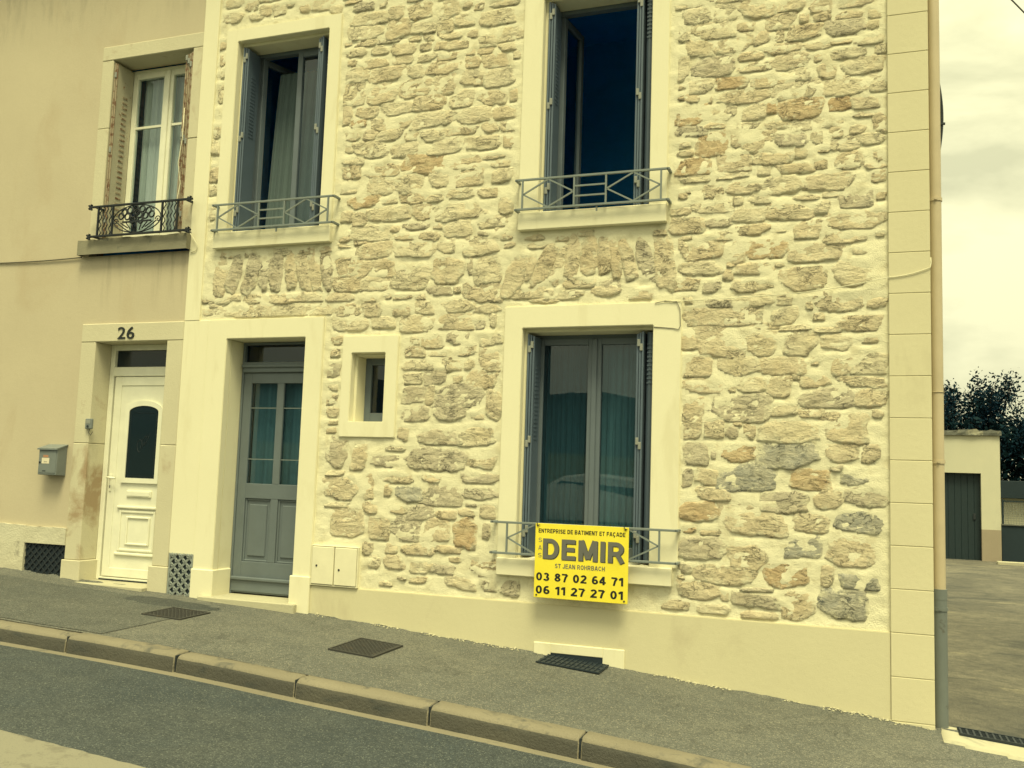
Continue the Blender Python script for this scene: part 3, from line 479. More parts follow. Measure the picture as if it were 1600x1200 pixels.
for s in ST + extra:
    x, z, w, hh = s[:4]; i0, i1 = np.searchsorted(sx, (x - w * .75, x + w * .75)); j0, j1 = np.searchsorted(sz, (z - hh * .9 - .05, z + hh * .9 + .05))
    dx = np.clip((np.abs(X[j0:j1, i0:i1] - x) - w * .36) / .05, 0, 1); dz = Z[j0:j1, i0:i1] - (z - hh * .60); up = Z[j0:j1, i0:i1] - (z + hh * .60)
    Y[j0:j1, i0:i1] += (1 - dx) * (.010 * np.exp(-(dz / .011) ** 2) - .004 * np.exp(-(up / .02) ** 2))
V = np.stack([X, Y, Z], -1).reshape(-1, 3)
cxs, czs = (sx[:-1] + sx[1:]) / 2, (sz[:-1] + sz[1:]) / 2
hole = np.zeros((len(czs), len(cxs)), bool)
for a0, a1, b0, b1 in OPEN: hole |= ((czs > b0) & (czs < b1))[:, None] & ((cxs > a0) & (cxs < a1))[None, :]
F = [(j * nx + i, j * nx + i + 1, (j + 1) * nx + i + 1, (j + 1) * nx + i) for j, i in zip(*np.where(~hole))]
wall = pymesh('wall', V, F, 'mortar', house)
def stone_geo(s, i):
    x, z, w, h, c, t = s; w *= 1.16; h *= 1.24
    n, m = max(8, int(w / .013)), max(8, int(h / .011)); u, v = np.meshgrid(np.linspace(-1.15, 1.15, n), np.linspace(-1.15, 1.15, m))
    ph = i * 3.17; lx, lz = u * w / 2, v * h / 2; sk = random.Random(i)
    wx, wz = x + lx, z + lz
    uu = u + v * sk.uniform(-.18, .18) + .16 * fbm(v * 1.3 + ph, u * .9 + ph * .7, 2, 1); vv = v + u * sk.uniform(-.20, .20) + .20 * fbm(u * 1.6 + ph * 1.3, v * .7 + ph, 2, 2)
    # chipped outline: a rounded block with two or three corners knocked off
    p = sk.choice((4, 6, 8)); r = (np.abs(uu) ** p + np.abs(vv) ** p) ** (1 / p)
    for q in range(sk.choice((2, 3, 3, 4))):
        a = sk.uniform(0, 6.283); r = np.maximum(r, (uu * math.cos(a) + vv * math.sin(a)) / sk.uniform(.86, 1.12))
    r = r + .09 * fbm(wx * 26 + ph, wz * 26, 3, 3)
    A = sk.uniform(.0095, .0145) * (1.25 if abs(t) > .5 else 1.) * (1.15 if z < 2.2 else 1.)
    edge = np.clip((1.0 - r) / np.where(v < -.2, .09, .20), -1.5, 1); prof = np.where(edge > 0, np.sqrt(np.clip(edge, 0, 1)), edge)
    pl = np.full_like(u, 9.)                                   # broken faces: a few random planes meeting in edges
    for q in range(sk.choice((3, 4, 5))):
        a, tl = sk.uniform(0, 6.283), sk.uniform(.15, .85); pl = np.minimum(pl, sk.uniform(.62, 1.25) + tl * (math.cos(a) * u + math.sin(a) * v) + .12 * fbm(wx * 12 + ph, wz * 12 + q, 3, q))
    prof = np.minimum(prof, np.maximum(pl, .58))
    tx, tz = sk.uniform(-.2, .2), sk.uniform(-.45, -.05)
    Hh = A * prof * (1.0 + tz * v + tx * u)
    f1 = fbm(wx * 8 + ph, wz * 13 + ph, 4, 3); f2 = np.abs(fbm(wx * 10 + ph, wz * 17 - ph, 4, 5)); f3 = np.abs(fbm(wx * 24 - ph, wz * 30 + ph, 3, 2))
    st = v * h * 14 + 1.1 * fbm(wx * 5, wz * 7 + ph, 3, 6); led = st - np.floor(st)             # broken bedding planes
    rough = .0085 * f1 + .013 * (.22 - f2) + .006 * (.2 - f3) + (.006 if c != 3 else .003) * (led ** 3 - .4) * (vnoise(wx * 6 + ph, wz * 3, 4) > -.1)
    y = -(Hh + rough * np.clip(1.15 - r, 0, .7) * 1.25 + .003)
    y = np.where(r > 1.12, .012, y)
    if t:
        a = math.radians(-t); lx, lz = lx * math.cos(a) + lz * math.sin(a), -lx * math.sin(a) + lz * math.cos(a)
    V = np.stack([x + lx, y, z + lz], -1).reshape(-1, 3)
    F = [(j * n + k, j * n + k + 1, (j + 1) * n + k + 1, (j + 1) * n + k) for j in range(m - 1) for k in range(n - 1)]
    return V, F, r.ravel()
ST.sort(key=lambda s: -s[2] * s[3])
for i, s in enumerate(ST[:300]):
    V, F, rm = stone_geo(s, i); pymesh('stone', V, F, STONES[s[4]], wall, org=(s[0], 0, s[1]), rim=rm)
for c in range(1):
    AV, AF, MI, AR, off = [], [], [], [], 0
    for i, s in enumerate(ST[300:] + extra):
        V, F, rm = stone_geo(s, i + 300); AR.append(rm); AV.append(V); AF += [tuple(k + off for k in f) for f in F]; MI += [s[4]] * len(F); off += len(V)
    o = pymesh('small_stones', np.concatenate(AV), AF, STONES, wall, rim=np.concatenate(AR)); o['kind'] = 'stuff'; o.data.polygons.foreach_set('material_index', MI); o.data.update()
# plinth, band, surrounds
pw = lin(-4.452, .184, .05)
m = MB(); m.box(-4.452, .186, -.022, .10, -.3, .628); m.build('plinth', 'plinth_render', house, None, .006, False, 2)
box('corner_band', 'smooth_render', house, -5.965, -5.795, -.024, .2, 2.966, ZT, .004)
box('corner_band', 'smooth_render', house, -5.965, -5.684, -.022, .05, .812, 2.964, .004)
pil = box('corner_pilaster', 'quoin_render', house, .186, .4535, -.0285, .30, -.3, ZT)
zq = .037 - .296; 
while zq < ZT - .05:
    box('quoin_block', 'quoin_render', pil, .184, .458, -.034, .0, zq + .002, zq + .294, .003); zq += .296
def surround(x0, x1, z0, z1, o0, o1, p0, p1, y=-.026, dep=.30, rb=.025, bottom=False, name='window_surround'):
    m = MB(); m.frame(x0, x1, z0, z1, o0, o1, p0, p1, y, .05, bottom)
    if rb:
        m.box(x0 + .03, o0 + rb, .0502, dep, p0, p1 - rb); m.box(o1 - rb * .4, x1 - .03, .0502, dep, p0, p1 - rb); m.box(x0 + .03, x1 - .03, .0502, dep, p1 - rb, z1 - .02)
        if bottom: m.box(o0 + rb, o1 - rb * .4, .0502, dep, z0 + .03, p0 + .002)
    else:
        m.box(x0 + .03, o0 - .002, .0502, dep, p0, p1); m.box(o1 + .002, x1 - .03, .0502, dep, p0, p1); m.box(x0 + .03, x1 - .03, .0502, dep, p1 + .002, z1 - .02)
    return m.build(name, 'smooth_render', house, None, .005, False, 2)
surround(-5.69, -4.435, 3.79, 5.77, -5.555, -4.56, 3.785, 5.645)
surround(-2.66, -1.425, 3.77, 5.775, -2.49, -1.565, 3.765, 5.64)
surround(-2.745, -1.295, .965, 2.995, -2.588, -1.513, .96, 2.816)
surround(-4.25, -3.71, 1.905, 2.785, -4.157, -3.83, 2.04, 2.635, bottom=True, rb=.02)
for a0, a1, z0, z1 in ((-5.672, -4.42, 3.632, 3.781), (-2.648, -1.42, 3.622, 3.766), (-2.735, -1.335, .832, .966)):
    box('window_sill', 'smooth_render', house, a0, a1, -.062, .30, z0, z1 + .003, .006)
surround(-5.684, -4.452, .30, 2.964, -5.468, -4.632, .30, 2.785, rb=0, y=-.030, name='door_surround')
box('door_base_block', 'smooth_render', house, -5.690, -5.450, -.046, .22, .0, .690, .006)
box('door_base_block', 'smooth_render', house, -4.650, -4.448, -.046, .22, .0, .698, .006)
box('door_step', 'pale_concrete', house, -5.56, -4.56, -.10, .34, .1, .462, .008)
# shell and rooms
m = MB(); m.box(.36, .456, .302, 9, -.4, ZT); m.box(-5.96, -5.86, .30, 9, -.4, ZT); m.box(-5.86, .36, 8.9, 9, -.4, ZT); m.build('side_wall', 'quoin_render', house)
m = MB(); m.prism([(-6.1, ZT + .02), (.75, ZT + .02), (.75, ZT + .2), (-6.1, ZT + .2)], -.45, 0.1); m.build('eaves', 'smooth_render', house)
m = MB()
for s_ in (-1, 1):
    pass
bmx = m.bm; v = [bmx.verts.new(p) for p in ((-6.1, -.5, ZT + .205), (.75, -.5, ZT + .205), (.75, 4.5, ZT + 2.4), (-6.1, 4.5, ZT + 2.4), (.75, 9.4, ZT + .205), (-6.1, 9.4, ZT + .205))]
bmx.faces.new((v[0], v[1], v[2], v[3])); bmx.faces.new((v[3], v[2], v[4], v[5])); bmx.faces.new((v[1], v[4], v[2])); bmx.faces.new((v[0], v[3], v[5])); bmx.faces.new((v[0], v[5], v[4], v[1]))
m.build('roof', 'roof_tile', house)
def room(parent, x0, x1, z0, z1, y0=.31, y1=2.3):
    b = bmesh.new(); c = [b.verts.new((x, y, z)) for y in (y0, y1) for (x, z) in ((x0, z0), (x1, z0), (x1, z1), (x0, z1))]
    for f in ((4, 5, 6, 7), (0, 1, 5, 4), (1, 2, 6, 5), (2, 3, 7, 6), (3, 0, 4, 7)): b.faces.new([c[i] for i in f])
    mb = MB(); mb.bm.free(); mb.bm = b; return mb.build('room', 'room_paint', parent)
room(house, -5.82, -4.30, .2, 3.2); room(house, -4.29, -3.5, .2, 3.2); room(house, -3.48, .3, .2, 3.2); room(house, -5.82, -3.6, 3.25, 6.3); room(house, -3.5, .3, 3.25, 6.3)
# windows
def sash(win, x0, x1, z0, z1, y, mat, st=.055, pane='glass', mids=(), hinge=None, ang=0, bot=.08):
    before = len(bpy.data.objects)
    fr = ring('sash', mat, win, x0, x1, z0, z1, y, y + .05, st, .004, bot)
    pn = box('pane', pane, win, x0 + st - .004, x1 - st + .004, y + .022, y + .028, z0 + bot - .004, z1 - st + .004)
    obs = [fr, pn]
    for zm in mids: obs.append(box('glazing_bar', mat, win, x0 + st, x1 - st, y + .012, y + .040, zm - .012, zm + .012))
    if ang:
        hx = x0 if hinge == 'l' else x1; piv = Vector((hx, y + .05, 0)); R = Matrix.Rotation(math.radians(ang), 4, 'Z')
        for o in obs:
            w = W0(o); o.location = piv + R @ (w - piv) - W0(win); o.rotation_euler = (0, 0, math.radians(ang))
    return obs
def casement(parent, x0, x1, z0, z1, y, mat, opens=(0, 0), mids=(), st=.055, pane='glass', frame=.035):
    win = tag(link(bpy.data.objects.new('window', None))); win.parent = parent; win.location = Vector(((x0 + x1) / 2, y, z0)) - W0(parent)
    ring('frame', mat, win, x0, x1, z0, z1, y, y + .07, frame, .003)
    xm = (x0 + x1) / 2; a, b, c, d = x0 + frame - .008, x1 - frame + .008, z0 + frame - .006, z1 - frame + .006
    sash(win, a, xm - .002, c, d, y - .012, mat, st, pane, mids, 'l', opens[0])
    sash(win, xm + .002, b, c, d, y - .012, mat, st, pane, mids, 'r', opens[1])
    if not any(opens): box('meeting_stile', mat, win, xm - .022, xm + .022, y - .026, y - .0125, c + .01, d - .01, .004)
    return win
GJ = 'grey_joinery'
casement(house, -5.53, -4.57, 3.80, 5.62, .24, GJ, (72, 0), pane='glass_clear')
casement(house, -2.466, -1.575, 3.775, 5.615, .24, GJ, (83, -83))
casement(house, -2.564, -1.522, .972, 2.792, .24, GJ)
w = link(bpy.data.objects.new('window', None)); w.parent = house; w.location = Vector((-4, .2, 2.05)) - W0(house)
ring('frame', GJ, w, -4.137, -3.838, 2.045, 2.616, .20, .25, .06, .003, .085); box('pane', 'glass_dark', w, -4.08, -3.895, .222, .228, 2.127, 2.56)
# folding metal shutters, leaves stacked against the reveals
def shutter(parent, xj, side, z0, z1, mat='grey_shutter', edge=None, n=3, y0=.035, y1=.215, gap=.021, th=.007, slots=True):
    sh = link(bpy.data.objects.new('shutter', None)); sh.parent = parent; sh.location = Vector((xj, y0, z0)) - W0(parent)
    for k in range(n):
        x = xj + side * (.014 + k * gap); dz = .008 * k
        m = MB(); m.box(x - th / 2, x + th / 2, y0 + .004 * k, y1, z0 + dz, z1 - dz); m.build('shutter_leaf', mat, sh, None, .002)
        box('leaf_edge', edge or mat, sh, x - .0085, x + .0085, y0 + .004 * k - .012, y0 + .004 * k, z0 + dz, z1 - dz, .003)
    xi = xj + side * (.014 + (n - 1) * gap + th / 2 + .0004)
    if slots:
        m = MB(); zz = z1 - .28
        while zz > z0 + (z1 - z0) * .52:
            m.box(xi - .0005, xi + side * .0035, (y0 + y1) / 2 - .03, (y0 + y1) / 2 + .045, zz, zz + .010); zz -= .034
        m.build('vent_slots', mat, sh)['kind'] = 'stuff'
    for t in (.10, .50, .93):
        zz = z0 + (z1 - z0) * t
        for k in range(n - 1):
            x = xj + side * (.014 + (k + .5) * gap); box('hinge', 'hinge_metal', sh, x - .012, x + .012, y0 - .018, y0 + .002, zz + .035 * k - .028, zz + .035 * k + .028, .003)
    return sh
for x0, x1, z0, z1 in ((-5.53, -4.57, 3.80, 5.605), (-2.465, -1.575, 3.785, 5.60), (-2.563, -1.523, .985, 2.775)):
    shutter(house, x0, 1, z0, z1); shutter(house, x1 - .066, -1, z0, z1, slots=False)
    m = MB(); m.tube([(x1 - .032, .10, z0), (x1 - .032, .10, z1)], .030, 14); m.box(x1 - .062, x1 - .002, .112, .215, z0, z1)
    zz = z1 - .10
    while zz > z1 - .42: m.box(x1 - .052, x1 - .012, .066, .080, zz, zz + .012); zz -= .034
    m.build('shutter_post', 'grey_shutter', house)
# window guards
def guard(parent, x0, x1, z0, z1, y=-.105, drop=None, gaps=()):
    r = link(bpy.data.objects.new('railing', None)); r.parent = parent; r.location = Vector(((x0 + x1) / 2, y, z0)) - W0(parent)
    for z in (z0, z1):
        m = MB(); m.box(x0, x1, y - .008, y + .008, z - .009, z + .009)
        m.box(x0 - .012, x0 + .012, y - .008, .01, z - .009, z + .009); m.box(x1 - .012, x1 + .012, y - .008, .01, z - .009, z + .009)
        m.build('rail', 'grey_rail', r, None, .0025)
    e = .055 if x1 - x0 < 1.4 else .13; a, b = x0 + e, x1 - e; wp = (b - a) * .385; zm = (z0 + z1) / 2
    for x in (a, a + wp, b - wp, b): box('post', 'grey_rail', r, x - .007, x + .007, y - .007, y + .007, z0 + .009, z1 - .009)
    for (p, q) in ((a, a + wp), (b - wp, b)):
        c = (p + q) / 2
        for A, B in (((p + .006, zm), (c, z1 - .008)), ((c, z1 - .008), (q - .006, zm)), ((q - .006, zm), (c, z0 + .008)), ((c, z0 + .008), (p + .006, zm))):
            MB().bar((A[0], y, A[1]), (B[0], y, B[1]), .0058, 4).build('diagonal_bar', 'grey_rail', r)
    for t in (1 / 3, 2 / 3): box('cross_bar', 'grey_rail', r, a + wp + .007, b - wp - .007, y - .006, y + .006, z0 + (z1 - z0) * t - .006, z0 + (z1 - z0) * t + .006)
    box('foot', 'grey_rail', r, (x0 + x1) / 2 + .05, (x0 + x1) / 2 + .062, y + .002, y + .014, z0 - .05, z0 - .009)
    return r
guard(house, -5.655, -4.37, 3.793, 4.030); guard(house, -2.652, -1.40, 3.782, 4.028); guard(house, -2.764, -1.29, 1.009, 1.250)
# front door
def grey_door():
    d = link(bpy.data.objects.new('front_door', None)); d.parent = house; d.location = Vector((-5.05, .22, .47)) - W0(house)
    G = 'grey_door'
    ring('frame', G, d, -5.466, -4.634, .462, 2.783, .225, .30, .022, .003, 0)
    box('transom_bar', G, d, -5.444, -4.656, .205, .29, 2.500, 2.598, .006); box('transom_moulding', G, d, -5.450, -4.650, .185, .2048, 2.545, 2.575, .006)
    box('transom_pane', 'glass_dark', d, -5.444, -4.656, .262, .268, 2.59, 2.765)
    xl, xr, zb, zt = -5.442, -4.658, .475, 2.498; y0, y1 = .232, .275
    m = MB(); m.box(xl, -5.353, y0, y1, zb, zt); m.box(-4.747, xr, y0, y1, zb, zt); m.box(-5.072, -4.998, y0, y1, .76, 1.333); m.box(-5.072, -4.998, y0, y1, 1.47, 2.40)
    for z0, z1 in ((2.40, zt), (1.333, 1.47), (zb, .76)): m.box(-5.353, -4.747, y0, y1, z0, z1)
    m.build('leaf', G, d, None, .0035)
    for a, b in ((-5.353, -5.072), (-4.998, -4.747)):
        box('pane', 'glass', d, a - .003, b + .003, .250, .256, 1.467, 2.403)
        for z in (2.170, 1.695): box('glazing_bar', 'grey_rail', d, a, b, .243, .249, z - .004, z + .004)
        m = MB(); m.box(a - .004, b + .004, .256, .270, .757, 1.336); m.build('panel', G, d)
        ring('panel_moulding', G, d, a, b, .76, 1.333, .243, .2556, .018, .005); box('raised_field', G, d, a + .045, b - .045, .244, .2556, .81, 1.28, .008)
    box('weather_bar', G, d, xl, xr, .198, .2315, .590, .622, .008); box('kick_board', G, d, xl + .002, xr - .002, .220, .2315, .490, .588, .003)
    box('lever', 'hinge_metal', d, -4.745, -4.665, .185, .20, 1.385, 1.40, .004); box('lock_plate', 'hinge_metal', d, -4.725, -4.69, .2005, .2318, 1.28, 1.46, .004)
grey_door()
# meter cabinet
mc = link(bpy.data.objects.new('meter_cabinet', None)); mc.parent = house; mc.location = Vector((-4.22, 0, .64)) - W0(house)
ring('cabinet_frame', 'cream_box', mc, -4.446, -3.99, .632, .972, -.040, .03, .008, .002)
for a, b, kx in ((-4.434, -4.222, -4.385), (-4.212, -4.002, -4.165)):
    d = box('cabinet_door', 'cream_box', mc, a, b, -.046, -.018, .645, .960, .004)
    MB().bar((kx, -.050, .80 if kx < -4.3 else .775), (kx, -.044, .80 if kx < -4.3 else .775), .009, 10).build('lock', 'cast_iron', mc)
# cellar vent in the plinth and grating in the pavement
cv = link(bpy.data.objects.new('cellar_vent', None)); cv.parent = house; cv.location = Vector((-2.05, 0, .2)) - W0(house)
m = MB(); m.box(-2.408, -2.268, -.034, .0, .05, .335); m.box(-1.853, -1.686, -.034, .0, .05, .335); m.box(-2.268, -1.853, -.034, .0, .262, .335); m.build('vent_frame', 'smooth_render', cv, None, .004)
box('vent_recess', 'dark_grille', cv, -2.268, -1.853, -.030, -.0225, .05, .262)
# ---------------------------------------------------------------- neighbour house
nb = thing('rendered_house', 'house with tan rendered front, white door numbered 26 and weathered stone surrounds', 'house', (-9, 0, 0))
m = MB(); Y0, Y1 = -.004, .10
def wallrect(a, b, c, d): m.box(a, b, Y0, Y1, c, d)
wallrect(-16, -7.20, .975, ZT); wallrect(-7.20, -5.966, 5.80, ZT); wallrect(-7.20, -5.966, 2.965, 3.644)
m.build('wall', 'tan_render', nb)
box('wall_strip', 'old_limestone', nb, -7.20, -7.195, -.002, .1, 2.964, 2.965)
def rough_box(name, mat, parent, x0, x1, y0, y1, z0, z1, s=.05, amp=.006):
    xs, zs = lin(x0, x1, s), lin(z0, z1, s); X, Z = np.meshgrid(xs, zs); Yf = y0 + amp * fbm(X * 8, Z * 8, 4, 3); n, k = len(xs), len(zs)
    Zj = Z.copy(); Zj[-1] += amp * 2 * fbm(X[-1] * 9, X[-1] * 0, 3)
    V = np.concatenate([np.stack([X, Yf, Zj], -1).reshape(-1, 3), np.stack([X, X * 0 + y1, Zj], -1).reshape(-1, 3)]); o = n * k
    F = [(j * n + i, j * n + i + 1, (j + 1) * n + i + 1, (j + 1) * n + i) for j in range(k - 1) for i in range(n - 1)]
    F += [((k - 1) * n + i, (k - 1) * n + i + 1, o + (k - 1) * n + i + 1, o + (k - 1) * n + i) for i in range(n - 1)]
    F += [(j * n, (j + 1) * n, o + (j + 1) * n, o + j * n) for j in range(k - 1)] + [(j * n + n - 1, o + j * n + n - 1, o + (j + 1) * n + n - 1, (j + 1) * n + n - 1) for j in range(k - 1)]
    return pymesh(name, V, F, mat, parent, smooth=False)
rough_box('plinth', 'old_plinth', nb, -16, -7.70, -.030, .1, .2, .985); rough_box('plinth', 'old_plinth', nb, -7.699, -7.19, -.030, .1, .815, .978)
# jamb and lintel stones of the white door
def block(name, *a): return box(name, 'old_limestone', nb, *a, .006)
block('lintel', -7.19, -5.968, -.022, .22, 2.786, 2.964)
block('jamb_stone', -7.19, -7.008, -.020, .22, 1.80, 2.784); box('jamb_stone', 'stained_limestone', nb, -7.192, -7.008, -.022, .22, .682, 1.797, .006)['label'] = 'jamb stone with brown flaking stain'; block('base_stone', -7.215, -6.985, -.036, .22, .2, .680)
block('jamb_stone', -6.152, -5.968, -.020, .22, 1.80, 2.784); block('jamb_stone', -6.150, -5.968, -.022, .22, .686, 1.797); block('base_stone', -6.178, -5.957, -.036, .22, .2, .684)
box('door_sill', 'pale_concrete', nb, -6.984, -6.18, -.10, .30, .2, .488, .008)
# window surround stones
block('lintel', -7.207, -5.968, -.014, .26, 5.660, 5.806)
block('jamb_stone', -7.207, -7.066, -.012, .26, 4.95, 5.658); block('jamb_stone', -7.205, -7.064, -.014, .26, 3.79, 4.947)
block('jamb_stone', -6.084, -5.968, -.014, .26, 4.75, 5.658); block('jamb_stone', -6.085, -5.968, -.012, .26, 3.79, 4.747)
rough_box('window_sill', 'grey_concrete', nb, -7.270, -5.952, -.085, .26, 3.646, 3.792, .04, .006)
text('26', -6.739, -6.540, 2.808, 2.925, -.022, 'black_print', nb, 'house_number', .004, .008)
# white door
def white_door():
    d = link(bpy.data.objects.new('front_door', None)); d.parent = nb; d.location = Vector((-6.58, .19, .49)) - W0(nb); Wp = 'white_plastic'
    ring('frame', Wp, d, -7.006, -6.154, .489, 2.784, .19, .26, .055, .004, .03)
    box('transom_bar', Wp, d, -6.951, -6.209, .186, .255, 2.470, 2.562, .005); box('transom_pane', 'leaded_glass', d, -6.951, -6.209, .225, .231, 2.56, 2.73)
    box('leaf', Wp, d, -6.930, -6.216, .196, .245, .522, 2.466, .005)
    ring('leaf_groove', Wp, d, -6.926, -6.218, .527, 2.462, .188, .1958, .085, .004)
    # glazed light with arched top
    def arch(x0, x1, z0, zs, rise, n=14):
        xm, hw = (x0 + x1) / 2, (x1 - x0) / 2; return [(x0, z0), (x1, z0)] + [(xm + hw * math.cos(math.pi * t / n), zs + rise * math.sin(math.pi * t / n)) for t in range(n + 1)]
    o = arch(-6.765, -6.318, 1.430, 2.135, .095); i = arch(-6.715, -6.362, 1.478, 2.118, .062); m = MB(); b = m.bm
    for y in (.176,):
        A = [b.verts.new((x, y, z)) for x, z in o]; B = [b.verts.new((x, y, z)) for x, z in i]; A2 = [b.verts.new((x, .1955, z)) for x, z in o]; B2 = [b.verts.new((x, .1955, z)) for x, z in i]; n = len(o)
        for k in range(n):
            j = (k + 1) % n; b.faces.new((A[k], A[j], B[j], B[k])); b.faces.new((A[k], A2[k], A2[j], A[j])); b.faces.new((B[k], B[j], B2[j], B2[k]))
    m.build('light_frame', Wp, d)
    MB().prism(i, .184, .1945).build('pane', 'leaded_glass', d)
    m = MB(); m.tube([(-6.69, .183, 1.50), (-6.69, .183, 2.11), (-6.387, .183, 2.11), (-6.387, .183, 1.50)], .0015, 5, True)
    for k in range(3):
        cx, cz = -6.565 + .04 * k, 1.79 + .035 * k; m.tube([(cx + .035 * math.cos(t) * (1 - .06 * t), .183, cz + .06 * math.sin(t + k)) for t in np.linspace(0, 5.2, 14)], .002, 5)
    m.build('lead_pattern', 'dark_steel', d)
    sl = box('letter_slot', Wp, d, -6.685, -6.392, .181, .1955, 1.295, 1.358, .004); box('letter_flap', Wp, d, -6.672, -6.405, .177, .1805, 1.306, 1.347, .002)
    ring('panel_moulding', Wp, d, -6.760, -6.328, .775, 1.165, .184, .1956, .024, .007); ring('panel_moulding', Wp, d, -6.672, -6.384, .835, 1.110, .182, .1956, .022, .008)
    box('panel_rail', Wp, d, -6.785, -6.312, .174, .1955, 1.182, 1.208, .007); box('panel_rail', Wp, d, -6.785, -6.312, .174, .1955, .735, .762, .007)
    box('lock_plate', Wp, d, -6.905, -6.875, .180, .1875, 1.34, 1.51, .004); MB().tube([(-6.89, .18, 1.475), (-6.89, .135, 1.475), (-6.79, .130, 1.470)], .010, 8).build('lever', Wp, d, None, 0, True)
    box('keyhole', 'black_print', d, -6.894, -6.886, .178, .1802, 1.375, 1.40)
    box('threshold', 'dark_steel', d, -6.95, -6.21, .183, .19, .490, .503)
white_door()
WW = casement(nb, -7.062, -6.090, 3.815, 5.645, .25, 'white_plastic', (0, 0), (5.03,), .06, 'glass_clear', .045)
def old_shutter(xj, side, n, gap, face):
    sh = shutter(nb, xj, side, 3.83, 5.63, 'old_shutter', 'rusty_edge', n, .012, .235, gap, .008, False)
    if face:
        x = xj + side * (.014 + (n - 1) * gap + .0044); m = MB(); zz = 5.30
        while zz > 3.95: m.box(x, x + .005, .10, .165, zz, zz + .016); zz -= .055
        m.build('vent_slots', 'rusty_edge', sh)['kind'] = 'stuff'
old_shutter(-7.060, 1, 2, .020, True); old_shutter(-6.088, -1, 4, .026, False)
# ornate guard
def ornate():
    r = link(bpy.data.objects.new('railing', None)); r.parent = nb; x0, x1, z0, z1, y = -7.10, -5.915, 3.812, 4.108, -.12; r.location = Vector((-6.5, y, z0)) - W0(nb)
    K = 'black_iron'
    for z in (z0, z1):
        m = MB(); m.box(x0, x1, y - .010, y + .010, z - .010, z + .010)
        for x, s_ in ((x0, 1), (x1, -1)):
            m.box(x + s_ * .05 - .012, x + s_ * .05 + .012, y + .0101, .02, z - .009, z + .009)
        m.build('rail', K, r, None, .003)
        for x in (x0, x1):
            m = MB()
            for q in range(5): a_ = q * 2 * math.pi / 5; m.tube([(x, y, z), (x + .030 * math.cos(a_), y, z + .030 * math.sin(a_))], [.010, .012], 6)
            m.build('finial', K, r)
    X = lambda u: x0 + u * (x1 - x0); Zv = lambda v: z0 + v * (z1 - z0)
    ps = [.085, .235, .735, .885]
    for u in ps: box('post', K, r, X(u) - .008, X(u) + .008, y - .008, y + .008, z0 + .01, z1 - .01)
    for a, b in ((ps[0], ps[1]), (ps[2], ps[3])):
        for k in range(4):
            u = a + (b - a) * (k + .75) / 4.5; MB().tube([(X(u) + .010 * math.sin(t * 2 * math.pi * 3.5), y, z0 + .012 + t * (z1 - z0 - .024)) for t in np.linspace(0, 1, 26)], .0052, 6).build('wavy_bar', K, r, None, 0, True)
    xc, hw = X(.485), (X(.735) - X(.235)) / 2 - .012
    for s_ in (1, -1):
        MB().tube([(xc + hw * math.cos(t), y, (z0 + z1) / 2 + s_ * .135 * math.sin(t)) for t in np.linspace(.0, math.pi, 24)], .0058, 6).build('oval_bar', K, r, None, 0, True)
        MB().tube([(xc + s_ * (hw - .03 - .034 * (1 - t / 9) * math.cos(t)), y, (z0 + z1) / 2 - .02 + .034 * (1 - t / 9) * math.sin(t)) for t in np.linspace(0, 8, 30)], .005, 6).build('scroll', K, r, None, 0, True)
        MB().tube([(xc + s_ * (hw - .05) * (1 - t), y, (z0 + z1) / 2 - .03 - .11 * math.sin(t * math.pi / 2)) for t in np.linspace(0, 1, 12)], .0058, 6).build('basket_bar', K, r, None, 0, True)
    box('basket_band', K, r, xc - .17, xc + .17, y - .007, y + .007, 3.925, 3.940)
    for q in range(7):
        u = (q - 3) / 3.6; MB().tube([(xc + u * (hw - .055), y, 3.926), (xc + u * (hw - .055) * .55, y, z0 + .02 + .05 * abs(u))], .006, 6).build('basket_rib', K, r, None, 0, True)
    for s_ in (1, -1): MB().tube([(xc + s_ * (.06 + .13 * t), y, 3.94 + .13 * math.sin(t * 2.2)) for t in np.linspace(0, 1, 10)], .0065, 6).build('leaf_scroll', K, r, None, 0, True)
    for fx, fz in ((-.19, .03), (.175, .03), (0, .06), (-.155, .065), (-.085, .085), (-.015, .095), (.06, .09), (.135, .07), (-.115, .02), (-.045, .035), (.03, .03), (.10, .02), (-.05, -.02), (.045, -.025)):
        c = (xc + fx, 3.965 + fz * .95); MB().tube([(c[0] + .030 * math.cos(t), y, c[1] + .030 * math.sin(t)) for t in np.linspace(0, 2 * math.pi, 16)[:-1]], .008, 6, True).build('flower_ring', K, r, None, 0, True)
ornate()
